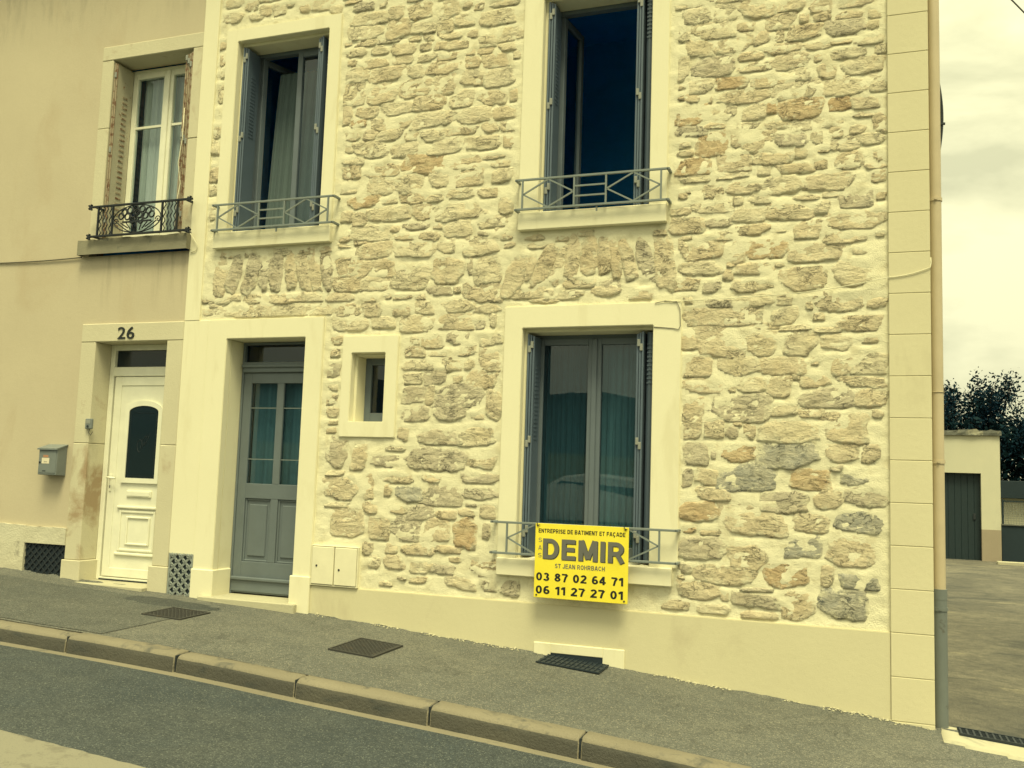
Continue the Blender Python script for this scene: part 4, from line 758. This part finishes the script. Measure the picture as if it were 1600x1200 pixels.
# grilles
def lattice(parent, x0, x1, z0, z1, y, mat, s, w, back, border=.014):
    gr = link(bpy.data.objects.new('vent_grille', None)); gr.parent = parent; gr.location = Vector(((x0 + x1) / 2, y, z0)) - W0(parent)
    box('grille_recess', back, gr, x0, x1, y + .012, y + .018, z0, z1)
    if border: ring('grille_frame', mat, gr, x0, x1, z0, z1, y - .003, y + .0118, border, .002)
    m = MB(); Wd, H = x1 - x0, z1 - z0
    for sg in (1, -1):
        c = -H - s
        while c < Wd + H:
            pts = []
            for (z, ) in ((z0,), (z1,)): pass
            xa, xb = (x0 + c, x0 + c + H) if sg > 0 else (x0 + c + H, x0 + c); za, zb = z0, z1
            def clip(xa, za, xb, zb):
                t0, t1 = 0., 1.; dx = xb - xa
                for lo, sgn in ((x0 + .004, 1), (x1 - .004, -1)):
                    f0 = (xa - lo) * sgn; f1 = (xb - lo) * sgn
                    if f0 < 0 and f1 < 0: return None
                    if f0 < 0: t0 = max(t0, f0 / (f0 - f1))
                    if f1 < 0: t1 = min(t1, f0 / (f0 - f1))
                if t1 - t0 < .03: return None
                return (xa + dx * t0, za + (zb - za) * t0, xa + dx * t1, za + (zb - za) * t1)
            q = clip(xa, za, xb, zb)
            if q: m.bar((q[0], y + (.004 if sg > 0 else .006), q[1]), (q[2], y + (.004 if sg > 0 else .006), q[3]), w, 4, flat=(w, .003))
            c += s
    m.build('lattice', mat, gr)
    return gr
gr = lattice(nb, -5.950, -5.684, .41, .812, -.030, 'pale_grille', .085, .010, 'dark_grille')
m = MB()
xc = -5.950 + .0425
for i in range(4):
    for j in range(6):
        cx, cz = -5.950 + .0425 * (i * 1.5 + .8), .43 + .0425 * (j * 1.5 + .7)
m.bm.free()
m = MB(); y = -.032
for i in range(-1, 5):
    for j in range(-1, 12):
        cx, cz = -5.950 + .085 * i + (.0425 if j % 2 else 0) , .41 + .0425 * j
        if -5.94 < cx < -5.695 and .425 < cz < .797: m.tube([(cx + .012 * math.cos(t), y, cz + .012 * math.sin(t)) for t in np.linspace(0, 2 * math.pi, 9)[:-1]], .005, 5, True)
m.build('grille_rosettes', 'pale_grille', gr)
lattice(nb, -7.700, -7.190, .44, .814, -.012, 'dark_steel', .075, .006, 'dark_grille', 0)
# ---------------------------------------------------------------- neighbour shell
m = MB(); m.box(-16, -15.9, .101, 9, -.2, ZT); m.box(-15.9, -6.0, 8.9, 9, -.2, ZT); m.build('side_wall', 'tan_render', nb)
m = MB(); b = m.bm; v = [b.verts.new(p) for p in ((-16.3, -.5, ZT + .205), (-6.11, -.5, ZT + .205), (-6.11, 4.5, ZT + 2.4), (-16.3, 4.5, ZT + 2.4), (-6.11, 9.4, ZT + .205), (-16.3, 9.4, ZT + .205))]
b.faces.new((v[0], v[1], v[2], v[3])); b.faces.new((v[3], v[2], v[4], v[5])); b.faces.new((v[1], v[4], v[2])); b.faces.new((v[0], v[3], v[5])); b.faces.new((v[0], v[5], v[4], v[1])); m.build('roof', 'roof_tile', nb)
room(nb, -7.4, -6.0, 3.3, 6.2)
# ---------------------------------------------------------------- things on the walls
def cloth(label, x0, x1, z0, z1, y, amp, folds, name='curtain', gather=0., seed=0, mat='curtain'):
    n = max(30, int(folds * 10)); k = 14; V = []; R = random.Random(seed); phs = [R.uniform(0, 6.28) for _ in range(4)]
    for j in range(k):
        t = j / (k - 1); z = z1 + (z0 - z1) * t
        for i in range(n):
            u = i / (n - 1); gx = x0 + (x1 - x0) * u; gx = gx + gather * t * (u - 1) * .0 + gather * (t ** .8) * (1 - u) * -1
            V.append((gx, y + amp * (math.sin(u * folds * 6.28 + phs[0]) + .5 * math.sin(u * folds * 11.3 + phs[1] + t)) * (.6 + .4 * t), z))
    F = [(j * n + i, j * n + i + 1, (j + 1) * n + i + 1, (j + 1) * n + i) for j in range(k - 1) for i in range(n - 1)]
    return tag(pymesh(name, V, F, mat), label, 'curtain')
cloth('grey net curtain behind the closed left half of the white window above door 26', -6.96, -6.70, 3.85, 5.6, .345, .014, 4, seed=1)
cloth('grey net curtain behind the right half of the white window above door 26', -6.56, -6.13, 3.85, 5.6, .345, .014, 6, seed=2)
cloth('slanting net curtain hanging in the half open window above the grey door', -5.36, -4.60, 3.85, 5.47, .40, .014, 11, gather=.08, seed=3, mat='slate_curtain')
cloth('pleated net curtain behind the right half of the window above the yellow sign', -2.01, -1.58, 1.02, 2.75, .315, .012, 9, seed=4)
cloth('thin net curtain behind the left half of the window above the yellow sign', -2.52, -2.06, 1.02, 2.75, .325, .012, 10, seed=5, mat='grey_curtain')
cloth('net curtain behind the glazed upper half of the grey front door', -5.36, -4.74, 1.40, 2.45, .32, .014, 4, seed=6)
sg = thing('company_sign', 'yellow company sign board with black and grey lettering hung on the lower window railing', 'sign', (-2.015, -.14, .69))
X0, X1, Z0, Z1, YS = -2.386, -1.645, .690, 1.257, -.135
box('board', 'yellow_board', sg, X0, X1, YS, YS + .006, Z0, Z1, .0015)
def sx_(u): return X0 + u * (X1 - X0)
def sz_(v): return Z1 - v * (Z1 - Z0)
def line(body, u0, u1, v0, v1, mat, s=.2, lift=.0, track=.13): return sign_text(body, sx_(u0), sx_(u1), sz_(v1), sz_(v0), YS - lift, mat, sg, s, 0, track)
line('ENTREPRISE DE BATIMENT ET FA\u00c7ADE', .035, .965, .070, .126, 'black_print', .19)
for ch, v0 in (('S', .195), ('A', .300), ('S', .402)): line(ch, .036, .076, v0, v0 + .058, 'grey_print', .12)
line('DEMIR', .096, .968, .210, .484, 'shadow_print', .21, 0, .13); line('DEMIR', .088, .960, .201, .475, 'grey_print', .205, .002, .135)
line('ST JEAN ROHRBACH', .225, .758, .532, .592, 'grey_print', .18)
line('03 87 02 64 71', .022, .952, .662, .772, 'black_print', .20); line('06 11 27 27 01', .022, .952, .838, .948, 'black_print', .20)
for u, v in ((.025, .03), (.965, .03), (.03, .965), (.965, .965)): MB().bar((sx_(u), YS - .004, sz_(v)), (sx_(u), YS + .001, sz_(v)), .007, 10).build('screw', 'cast_iron', sg)
for u in (.03, .965): MB().tube([(sx_(u) - .012, YS - .006, sz_(-.015)), (sx_(u), YS - .008, sz_(.03)), (sx_(u) + .016, YS - .006, sz_(.02))], .003, 5).build('tie', 'black_print', sg)
mb = thing('mailbox', 'small grey metal mailbox with a white sticker on the tan wall', 'mailbox', (-7.37, -.06, 1.47))
m = MB(); bm = m.bm
P = [(-.004, 1.476), (-.125, 1.482), (-.125, 1.735), (-.004, 1.775)]
A = [bm.verts.new((-7.502, y, z)) for y, z in P]; B = [bm.verts.new((-7.272, y, z)) for y, z in P]
bm.faces.new(A); bm.faces.new(B[::-1])
for i in range(4): bm.faces.new((A[i], B[i], B[(i + 1) % 4], A[(i + 1) % 4]))
m.build('box', 'mailbox_grey', mb, None, .004)
m = MB(); bm = m.bm; P = [(-.003, 1.781), (-.142, 1.737), (-.142, 1.722), (-.1405, 1.722), (-.003, 1.776)]
A = [bm.verts.new((-7.510, y, z)) for y, z in P]; B = [bm.verts.new((-7.264, y, z)) for y, z in P]; bm.faces.new(A); bm.faces.new(B[::-1])
for i in range(5): bm.faces.new((A[i], B[i], B[(i + 1) % 5], A[(i + 1) % 5]))
m.build('lid', 'mailbox_grey', mb); box('flap', 'mailbox_grey', mb, -7.492, -7.282, -.129, -.1255, 1.50, 1.715, .002)
box('sticker', 'sticker', mb, -7.455, -7.362, -.1305, -.1295, 1.590, 1.645); box('sticker', 'sticker_red', mb, -7.440, -7.378, -.1305, -.1295, 1.650, 1.672)
text('26', -7.43, -7.39, 1.602, 1.615, -.1306, 'grey_print', mb, 'lettering', .0, .0005).name = 'lettering'
MB().bar((-7.478, -.134, 1.60), (-7.478, -.128, 1.60), .010, 10).build('lock', 'black_print', mb); box('viewing_slot', 'dark_steel', mb, -7.44, -7.40, -.1305, -.1295, 1.515, 1.523)
db = thing('doorbell', 'small grey doorbell on the stone jamb left of door 26', 'doorbell', (-6.985, -.02, 1.93))
box('casing', 'mailbox_grey', db, -7.035, -6.955, -.052, -.021, 1.935, 2.035, .006); box('name_plate', 'hinge_metal', db, -7.022, -6.968, -.0545, -.0521, 1.985, 2.020, .001); MB().bar((-6.995, -.060, 1.960), (-6.995, -.050, 1.960), .011, 12).build('button', 'dark_steel', db)
MB().tube([(-6.99, -.03, 1.934), (-7.0, -.032, 1.90), (-6.975, -.03, 1.875), (-6.955, -.028, 1.91)], .003, 5).build('wire_tail', 'dark_cable', db)
dp = thing('drainpipe', 'beige downpipe with grey lower sleeve at the right corner of the stone house', 'drainpipe', (.502, .075, 0))
MB().bar((.502, .075, .90), (.502, .075, 7.25), .040, 20).build('pipe', 'beige_pipe', dp, None, 0, True).modifiers.new('e', 'EDGE_SPLIT')
MB().bar((.502, .075, -.05), (.502, .075, .905), .047, 20).build('sleeve', 'grey_pipe', dp, None, 0, True).modifiers.new('e', 'EDGE_SPLIT')
MB().bar((.502, .075, .865), (.502, .075, .935), .0485, 20).build('collar', 'grey_pipe', dp, None, 0, True).modifiers.new('e', 'EDGE_SPLIT')
for z, mt, r in ((.80, 'grey_pipe', .052), (1.81, 'beige_pipe', .046), (3.69, 'beige_pipe', .046), (5.55, 'beige_pipe', .046)):
    m = MB(); m.tube([(.502, .075, z - .012), (.502, .075, z + .012)], r, 20); m.bar((.502, .075, z), (.44, .32, z), .008, 6); m.bar((.502, .02, z), (.502, .075, z), .010, 6); m.build('clamp', mt, dp)
MB().tube([(.502 + .043 * math.cos(t), .075 + .043 * math.sin(t), 2.30) for t in np.linspace(0, 6.28, 21)[:-1]], .003, 5, True).build('joint_ring', 'beige_pipe', dp)
def sag(p, q, s, n=14): 
    p, q = Vector(p), Vector(q); return [tuple(p.lerp(q, t) - Vector((0, 0, s * 4 * t * (1 - t)))) for t in np.linspace(0, 1, n)]
def cable(name, pts, r, mat, label, cat='cable'): return tag(MB().tube(pts, r, 6).build(name, mat, None, None, 0, True), label, cat)
cable('wall_cable', sag((-1.43, -.030, 2.995), (-.46, -.034, 3.024), .006)[:-1] + sag((-.46, -.034, 3.024), (.18, -.045, 3.115), .012)[:-1] + sag((.18, -.040, 3.115), (.458, -.042, 3.175), .014) + [(.463, -.03, 3.21), (.462, -.02, 3.25)], .0030, 'white_cable', 'thin pale cable running across the stones to the right corner of the house')
cable('wall_cable', [(-1.50, -.032, 2.985), (-1.42, -.034, 3.0), (-1.33, -.034, 2.99), (-1.305, -.034, 2.93), (-1.30, -.034, 2.80), (-1.315, -.032, 2.775), (-1.36, -.030, 2.785), (-1.46, -.030, 2.795), (-1.52, -.030, 2.80)], .0028, 'grey_cable', 'grey cable looped round the top right corner of the lower window surround')
cable('wall_cable', sag((-16, -.012, 3.66), (-8.37, -.014, 3.636), .01) + sag((-8.37, -.014, 3.636), (-7.27, -.02, 3.640), .008)[1:], .007, 'grey_cable', 'dark cable along the tan wall ending at the concrete window sill')
cable('hanging_cable', [(-6.13, -.03, 5.05), (-6.125, -.035, 4.75), (-6.15, -.04, 4.5), (-6.11, -.04, 4.3), (-6.13, -.05, 4.1), (-6.10, -.05, 3.98), (-6.12, -.05, 3.9)], .004, 'white_cable', 'pale loose cable hanging down the right jamb of the white window')
cable('hanging_cable', [(-5.945, -.05, 3.80), (-5.90, -.045, 3.74), (-5.86, -.04, 3.68), (-5.88, -.035, 3.63), (-5.94, -.03, 3.615)], .004, 'white_cable', 'short pale cable curl on the band right of the concrete sill')
cb = thing('cable_bundle', 'black cables bowed out from the side wall beside the beige drainpipe', 'cable', (.54, .12, 4.3))
for k, (d, r) in enumerate(((.035, .006), (.024, .006), (.012, .005))):
    MB().tube([(.512 + .0 + d * math.sin(math.pi * t) * 1.0 + .012, .10, 4.66 - t * .68) for t in np.linspace(0, 1, 16)], r, 6).build('cable', 'dark_cable', cb, None, 0, True)
box('bracket', 'dark_steel', cb, .50, .575, .09, .11, 4.255, 4.268)
cable('overhead_wire', sag((.46, .2, 6.9), (1.445, 3.0, 6.513), .0, 3)[:-1] + [(1.422, 3, 6.54)] + sag((1.533, 3, 6.389), (3.0, 7.0, 4.9), .0, 4), .010, 'dark_cable', 'black overhead wire crossing the sky at the top right corner', 'wire') if False else None
ow = [Vector((.46, 2.6, 7.75)), Vector((1.422, 3.0, 6.545)), Vector((1.533, 3.0, 6.393)), Vector((2.35, 3.3, 5.25))]
ow[0] = ow[1] + (ow[1] - ow[2]) * 6.2; ow[3] = ow[2] + (ow[2] - ow[1]) * 30
cable('overhead_wire', [tuple(v) for v in ow], .008, 'dark_cable', 'black overhead wire crossing the sky at the top right corner', 'wire')
# ---------------------------------------------------------------- street ironwork
def zp(x, y): return float(zpave(np.array(x), np.array(y)))
def plate(x0, x1, y0, y1, label):
    t = thing('manhole_cover', label, 'manhole cover', ((x0 + x1) / 2, (y0 + y1) / 2, zp((x0 + x1) / 2, (y0 + y1) / 2)))
    sl = (float(g(x1)) - float(g(x0))) / (x1 - x0); fz = lambda x, y: float(g(x)) + .02 * y + .007
    def slab(name, mat, a, b, c, d, h0, h1):
        m = MB(); V = [m.bm.verts.new((x, y, fz(x, y) + h)) for h in (h0, h1) for x, y in ((a, c), (b, c), (b, d), (a, d))]
        for f in ((3, 2, 1, 0), (4, 5, 6, 7), (0, 1, 5, 4), (1, 2, 6, 5), (2, 3, 7, 6), (3, 0, 4, 7)): m.bm.faces.new([V[i] for i in f])
        return m.build(name, mat, t)
    slab('cover_plate', 'cast_iron', x0 + .02, x1 - .02, y0 + .02, y1 - .02, -.02, .0025)
    for a, b, c, d in ((x0, x1, y0, y0 + .016), (x0, x1, y1 - .016, y1), (x0, x0 + .016, y0 + .016, y1 - .016), (x1 - .016, x1, y0 + .016, y1 - .016)): slab('cover_frame', 'cast_iron', a, b, c, d, -.02, .006)
    m = MB(); yy = y0 + .04; row = 0
    while yy < y1 - .03:
        q = x0 + .035 + (.018 if row % 2 else 0)
        while q < x1 - .03: h = fz(q, yy) + .0025; m.box(q - .011, q + .011, yy - .004, yy + .004, h - .004, h + .003); q += .036
        yy += .022; row += 1
    o = m.build('raised_treads', 'cast_iron', t); o['kind'] = 'stuff'
plate(-3.65, -3.28, -1.03, -.55, 'square rusty manhole cover in the pavement in front of the bare plinth')
plate(-5.44, -5.06, -.93, -.55, 'square rusty manhole cover in the pavement in front of the grey door step')
gt = thing('pavement_grating', 'dark steel cellar grating in the pavement under the low plinth vent', 'grating', (-2.04, -.16, .2))
def slope_bar(mb, x0, x1, y0, y1, h0, h1):
    V = [mb.bm.verts.new((x, y, float(g(x)) + .02 * y + h)) for h in (h0, h1) for x, y in ((x0, y0), (x1, y0), (x1, y1), (x0, y1))]
    for f in ((3, 2, 1, 0), (4, 5, 6, 7), (0, 1, 5, 4), (1, 2, 6, 5), (2, 3, 7, 6), (3, 0, 4, 7)): mb.bm.faces.new([V[i] for i in f])
m = MB(); slope_bar(m, -2.29, -1.80, -.33, -.035, .006, .009); m.build('pit', 'dark_grille', gt)
for k in range(13): m = MB(); x = -2.27 + k * .038; slope_bar(m, x, x + .008, -.32, -.04, .0095, .016); m.build('grating_bar', 'dark_grille', gt)
for y in (-.325, -.22, -.12, -.035): m = MB(); slope_bar(m, -2.29, -1.80, y, y + .007, .0092, .0145); m.build('cross_bar', 'dark_grille', gt)
m = MB(); R = random.Random(9)
for k in range(520):
    x = R.uniform(-4.4, .44); 
    if -2.3 < x < -1.8 or float(fbm(np.array(x * 1.7), np.array(2.2), 3)) < -.08: continue
    y = -.024 - abs(R.gauss(0, .022)); s_ = R.uniform(.004, .013); z = float(pave_edge(np.array(x), np.array(y))) + s_ * .3
    vs = [m.bm.verts.new((x + s_ * R.uniform(.6, 1.3) * a, y + s_ * R.uniform(.6, 1.2) * b_, z + s_ * R.uniform(.5, .9) * c)) for a, b_, c in ((1, 0, 0), (-1, 0, 0), (0, 1, 0), (0, -1, 0), (0, 0, 1), (0, 0, -1))]
    for f in ((0, 2, 4), (2, 1, 4), (1, 3, 4), (3, 0, 4), (2, 0, 5), (1, 2, 5), (3, 1, 5), (0, 3, 5)): m.bm.faces.new([vs[i] for i in f])
tag(m.build('render_crumbs', 'pale_concrete'), 'pale crumbs of render scattered along the foot of the plinth', 'debris', None, 'stuff')
# concrete apron and channel drain at the right corner
ap = []
XA, YA = lin(.44, 4.2, .06), lin(-.48, .115, .045)
sheet('drain_apron', 'pale_concrete', XA, YA, lambda x, y: np.where((y > -.30 - 0 * x + .07 * fbm(x * 4, y * 3, 3, 6) - .16 * np.clip((x - .5) / .6, 0, 1)) & (x > .47 + .05 * fbm(y * 7, x * 2, 3, 4)), np.maximum(zpave(x, np.minimum(y, 0)), zdrive(x, np.maximum(y, 0.02))) + .012, g(x) - .12))
dr = thing('channel_drain', 'dark slotted channel drain set in pale concrete by the drainpipe foot', 'drain', (1.5, -.05, 0))
def dbar(name, mat, x0, x1, y0, y1, h0, h1):
    m = MB(); V = [m.bm.verts.new((x, y, float(zpave(np.array(x), np.array(0.))) + h)) for h in (h0, h1) for x, y in ((x0, y0), (x1, y0), (x1, y1), (x0, y1))]
    for f in ((3, 2, 1, 0), (4, 5, 6, 7), (0, 1, 5, 4), (1, 2, 6, 5), (2, 3, 7, 6), (3, 0, 4, 7)): m.bm.faces.new([V[i] for i in f])
    return m.build(name, mat, dr)
dbar('channel', 'dark_grille', .60, 3.6, -.10, .085, .0, .018); dbar('edge_rail', 'dark_steel', .60, 3.6, -.10, -.088, .019, .030); dbar('edge_rail', 'dark_steel', .60, 3.6, .073, .085, .019, .030)
for k in range(75): dbar('drain_bar', 'dark_steel', .61 + k * .04, .622 + k * .04, -.087, .072, .019, .028)
for y in (-.05, -.01, .03): dbar('drain_rib', 'dark_steel', .60, 3.6, y, y + .006, .0185, .0272)
# ---------------------------------------------------------------- yard at the back
ga = thing('garage', 'small flat roofed pale garage with a dark door at the end of the driveway', 'garage', (0, 19, 0))
m = MB(); m.box(2.775, 3.205, 19, 19.22, .72, 3.04); m.box(-2, 1.0, 19, 19.22, .72, 3.04); m.box(1.0, 2.775, 19, 19.22, 2.10, 3.04); m.box(3.0, 3.205, 19.221, 24, -.4, 3.04); m.box(-2, -1.8, 19.221, 24, -.4, 3.04); m.box(-1.8, 3.0, 23.8, 24, -.4, 3.04); m.build('wall', 'garage_render', ga)
m = MB(); m.box(2.775, 3.207, 18.996, 19.22, -.4, .719); m.build('wall_base', 'garage_plinth', ga); box('wall_base', 'garage_plinth', ga, -2.002, 1.0, 18.996, 19.22, -.4, .719)
rough_box('roof_slab', 'slab_edge', ga, -2.1, 3.24, 18.93, 24.2, 3.041, 3.17, .08, .03); box('roof_cover', 'slab_edge', ga, -2.09, 3.23, 18.97, 24.1, 3.12, 3.16)
d = link(bpy.data.objects.new('garage_door', None)); d.parent = ga; d.location = Vector((1.9, 19.16, 0)) - W0(ga)
for k in range(12): x = 1.0 + k * .148; box('door_board', 'garage_door', d, x + .0008, x + .1472, 19.15, 19.18, -.08, 2.099, .006)
box('door_rail', 'garage_door', d, 1.0, 2.775, 19.181, 19.2, -.08, 2.099)
box('door_handle', 'dark_steel', d, 2.60, 2.66, 19.12, 19.149, .95, 1.10, .005)
fe = thing('mesh_fence', 'wire mesh fence on a dark low wall right of the garage', 'fence', (4.5, 19.2, 0))
box('base_wall', 'dark_fence', fe, 3.24, 9, 19.18, 19.36, -.4, .84); box('coping', 'slab_edge', fe, 3.24, 9, 19.15, 19.39, .841, .87)
for k in range(5): x = 3.28 + k * 1.4; MB().bar((x, 19.27, .87), (x, 19.27, 1.48), .024, 8).build('post', 'dark_fence', fe)
m = MB()
for k in range(95): x = 3.28 + k * .06; m.bar((x, 19.26, .87), (x, 19.26, 1.42), .004, 4)
for k in range(10): z = .90 + k * .057; m.bar((3.28, 19.268, z), (8.9, 19.268, z), .004, 4)
o = m.build('wire_mesh', 'wire', fe); o['kind'] = 'stuff'
box('top_rail', 'dark_fence', fe, 3.26, 8.95, 19.25, 19.29, 1.42, 1.45)
sh = thing('yard_shed', 'low pale wall with dark roof behind the mesh fence', 'shed', (5.5, 20.6, 0))
box('wall', 'backing_white', sh, 3.30, 9, 20.5, 22.0, -.4, 1.50); box('roof', 'dark_fence', sh, 3.24, 9.3, 20.2, 22.3, 1.501, 1.95, .01)
box('kerb_edge', 'pale_concrete', None, 3.0, 9, 18.0, 18.25, -.3, .02, .01)['kind'] = 'structure'
def tree(label, x, y, h, spread, seed, lean=0., nleaf=5200, z0=-.3, crown=.30):
    R = random.Random(seed); t = thing('broadleaf_tree', label, 'tree', (x, y, z0), 'trees behind the garage'); m = MB(); tips = []
    top = Vector((x + lean, y, z0 + h * .55)); m.tube([(x, y, z0), (x + lean * .4, y, z0 + h * .25), tuple(top)], [.13, .10, .06], 7)
    for k in range(13):
        a_ = R.uniform(0, 6.28); s = Vector((x + lean * .5, y, z0 + h * R.uniform(.2, .5))); up = R.uniform(.45, 1.0)
        e = Vector((x + lean + math.cos(a_) * spread * R.uniform(.4, 1), y + math.sin(a_) * spread * R.uniform(.4, 1), z0 + h * up)); mid = s.lerp(e, .5) + Vector((R.uniform(-.2, .2), R.uniform(-.2, .2), .25))
        m.tube([tuple(s), tuple(mid), tuple(e)], [.05, .03, .008], 5); tips += [s.lerp(mid, q) for q in (.6, .9)] + [mid.lerp(e, q) for q in (.1, .25, .4, .55, .7, .85, 1.)]
        for _ in range(4):
            b0 = mid.lerp(e, R.uniform(.0, .8)); b1 = b0 + Vector((R.uniform(-.5, .5), R.uniform(-.5, .5), R.uniform(.1, .75))); m.tube([tuple(b0), tuple(b1)], [.015, .005], 4); tips += [b0.lerp(b1, q) for q in (.3, .5, .7, .85, 1)]
    m.build('trunk', 'bark', t)
    n = nleaf; T = np.array([tuple(v) for v in tips]); r_ = np.random.default_rng(seed); idx = r_.integers(0, len(T), n); hz = (T[idx, 2] - z0) / h
    P = T[idx] + r_.normal(0, 1, (n, 3)) * (crown * (1.25 - .85 * np.clip(hz, 0, 1)))[:, None] * np.array([1, 1, .9]); d = r_.normal(0, 1, (n, 3)); d /= np.linalg.norm(d, axis=1)[:, None]; q = np.cross(d, r_.normal(0, 1, (n, 3))); q /= np.linalg.norm(q, axis=1)[:, None]
    s = r_.uniform(.035, .075, (n, 1)); V = np.stack([P - d * s, P + q * s * .5, P + d * s, P - q * s * .5], 1).reshape(-1, 3)
    me = bpy.data.meshes.new('crown'); me.from_pydata(V.tolist(), [], [(4 * i, 4 * i + 1, 4 * i + 2, 4 * i + 3) for i in range(n)]); o = fin('crown', me, 'leaf', t); o['kind'] = 'stuff'
tree('dark leafy tree rising just beside the drainpipe above the garage roof', 1.9, 25.5, 5.0, 1.3, 11)
tree('thin branched dark tree above the middle of the garage roof', 2.9, 26.5, 5.4, 1.0, 12, nleaf=4200)
tree('tallest dark tree with a pointed crown right of the garage', 3.75, 25.8, 5.7, .95, 13, nleaf=6000)
tree('dark leafy tree at the right edge behind the mesh fence', 5.0, 25.2, 5.3, 1.3, 14, nleaf=6500)
tree('dark leafy tree beyond the right end of the fence', 7.6, 25.5, 5.6, 1.5, 15, nleaf=5000)
def hedge(label, x0, x1, y0, y1, z1, n, seed):
    r_ = np.random.default_rng(seed); P = np.stack([r_.uniform(x0, x1, n), r_.uniform(y0, y1, n), r_.uniform(-.3, 1, n)], -1); P[:, 2] = -.3 + (z1 + .3 + .5 * fbm(P[:, 0] * 1.1, P[:, 1] * 1.1, 3)) * r_.uniform(0, 1, n) ** .7
    d = r_.normal(0, 1, (n, 3)); d /= np.linalg.norm(d, axis=1)[:, None]; q = np.cross(d, r_.normal(0, 1, (n, 3))); q /= np.linalg.norm(q, axis=1)[:, None]; s = r_.uniform(.06, .13, (n, 1))
    V = np.stack([P - d * s, P + q * s * .6, P + d * s, P - q * s * .6], 1).reshape(-1, 3); me = bpy.data.meshes.new('hedge'); me.from_pydata(V.tolist(), [], [(4 * i, 4 * i + 1, 4 * i + 2, 4 * i + 3) for i in range(n)])
    tag(fin('hedge', me, 'hedge_leaf'), label, 'hedge', None, 'stuff')
hedge('dense dark hedge closing the yard behind the garage and fence', -3, 14, 24.5, 27.5, 3.7, 26000, 5)
# parked car across the street: seen mirrored in the window above the sign
car = thing('parked_car', 'silver hatchback parked across the street mirrored in the window above the sign', 'car', (-4.4, -8.3, 0.1))
zb = float(g(-4.4)) - .18
side = [(-2.0, .28), (-2.02, .55), (-1.9, .72), (-1.05, .90), (-.35, 1.38), (.1, 1.47), (1.0, 1.45), (1.65, 1.20), (1.95, .88), (2.02, .55), (1.95, .28)]
def loft(name, mat, prof, hw, bev):
    m = MB(); cx = -4.4; sl = -.07
    rows = []
    for yy, k in ((-hw, .0), (-hw * .86, .06), (hw * .86, .06), (hw, .0)):
        rows.append([m.bm.verts.new((cx + x * (1 - (0 if k else .01)), -8.3 + yy * (1 if z < .95 else .80), zb + sl * x + z + (k if z > .5 else 0))) for x, z in prof])
    for a_, b_ in zip(rows[:-1], rows[1:]):
        for i in range(len(prof)): m.bm.faces.new((a_[i], a_[(i + 1) % len(prof)], b_[(i + 1) % len(prof)], b_[i]))
    m.bm.faces.new(rows[0][::-1]); m.bm.faces.new(rows[-1]); return m.build(name, mat, car, None, bev, True, 2)
loft('body', 'car_paint', side, .85, .03)
for s_ in (-1, 1):
    for a_, b_ in (((-.86, .95), (.05, .95)), ((.12, .95), (1.25, .95))):
        m = MB(); y = -8.3 + s_ * .70; P = [(a_[0], .98), (b_[0], .98), (b_[0] - (.12 if b_[0] > 1 else 0), 1.36), (a_[0] + (.52 if a_[0] < -.5 else 0), 1.36)]
        vs = [m.bm.verts.new((-4.4 + x, y + s_ * (.012 if z > 1.2 else .012), zb - .07 * x + z)) for x, z in P]; v2 = [m.bm.verts.new((v.co.x, v.co.y - s_ * .02, v.co.z)) for v in vs]
        m.bm.faces.new(vs); m.bm.faces.new(v2[::-1])
        for i in range(4): m.bm.faces.new((vs[i], v2[i], v2[(i + 1) % 4], vs[(i + 1) % 4]))
        m.build('side_window', 'leaded_glass', car)
    for x in (-1.28, 1.28):
        c = (-4.4 + x, -8.3 + s_ * .78, zb - .07 * x + .31); w = MB().bar((c[0], c[1] - .1, c[2]), (c[0], c[1] + .1, c[2]), .31, 20).build('wheel', 'tyre', car); MB().bar((c[0], c[1] - .104, c[2]), (c[0], c[1] + .104, c[2]), .19, 14).build('rim', 'wheel_rim', w)
    box('headlight', 'lamp_clear', car, -6.42, -6.30, -8.3 + s_ * .62 - .13, -8.3 + s_ * .62 + .13, zb + .14 + .60, zb + .14 + .72, .02); box('tail_light', 'lamp_red', car, -2.44, -2.38, -8.3 + s_ * .66 - .1, -8.3 + s_ * .66 + .1, zb - .14 + .70, zb - .14 + .88, .01)
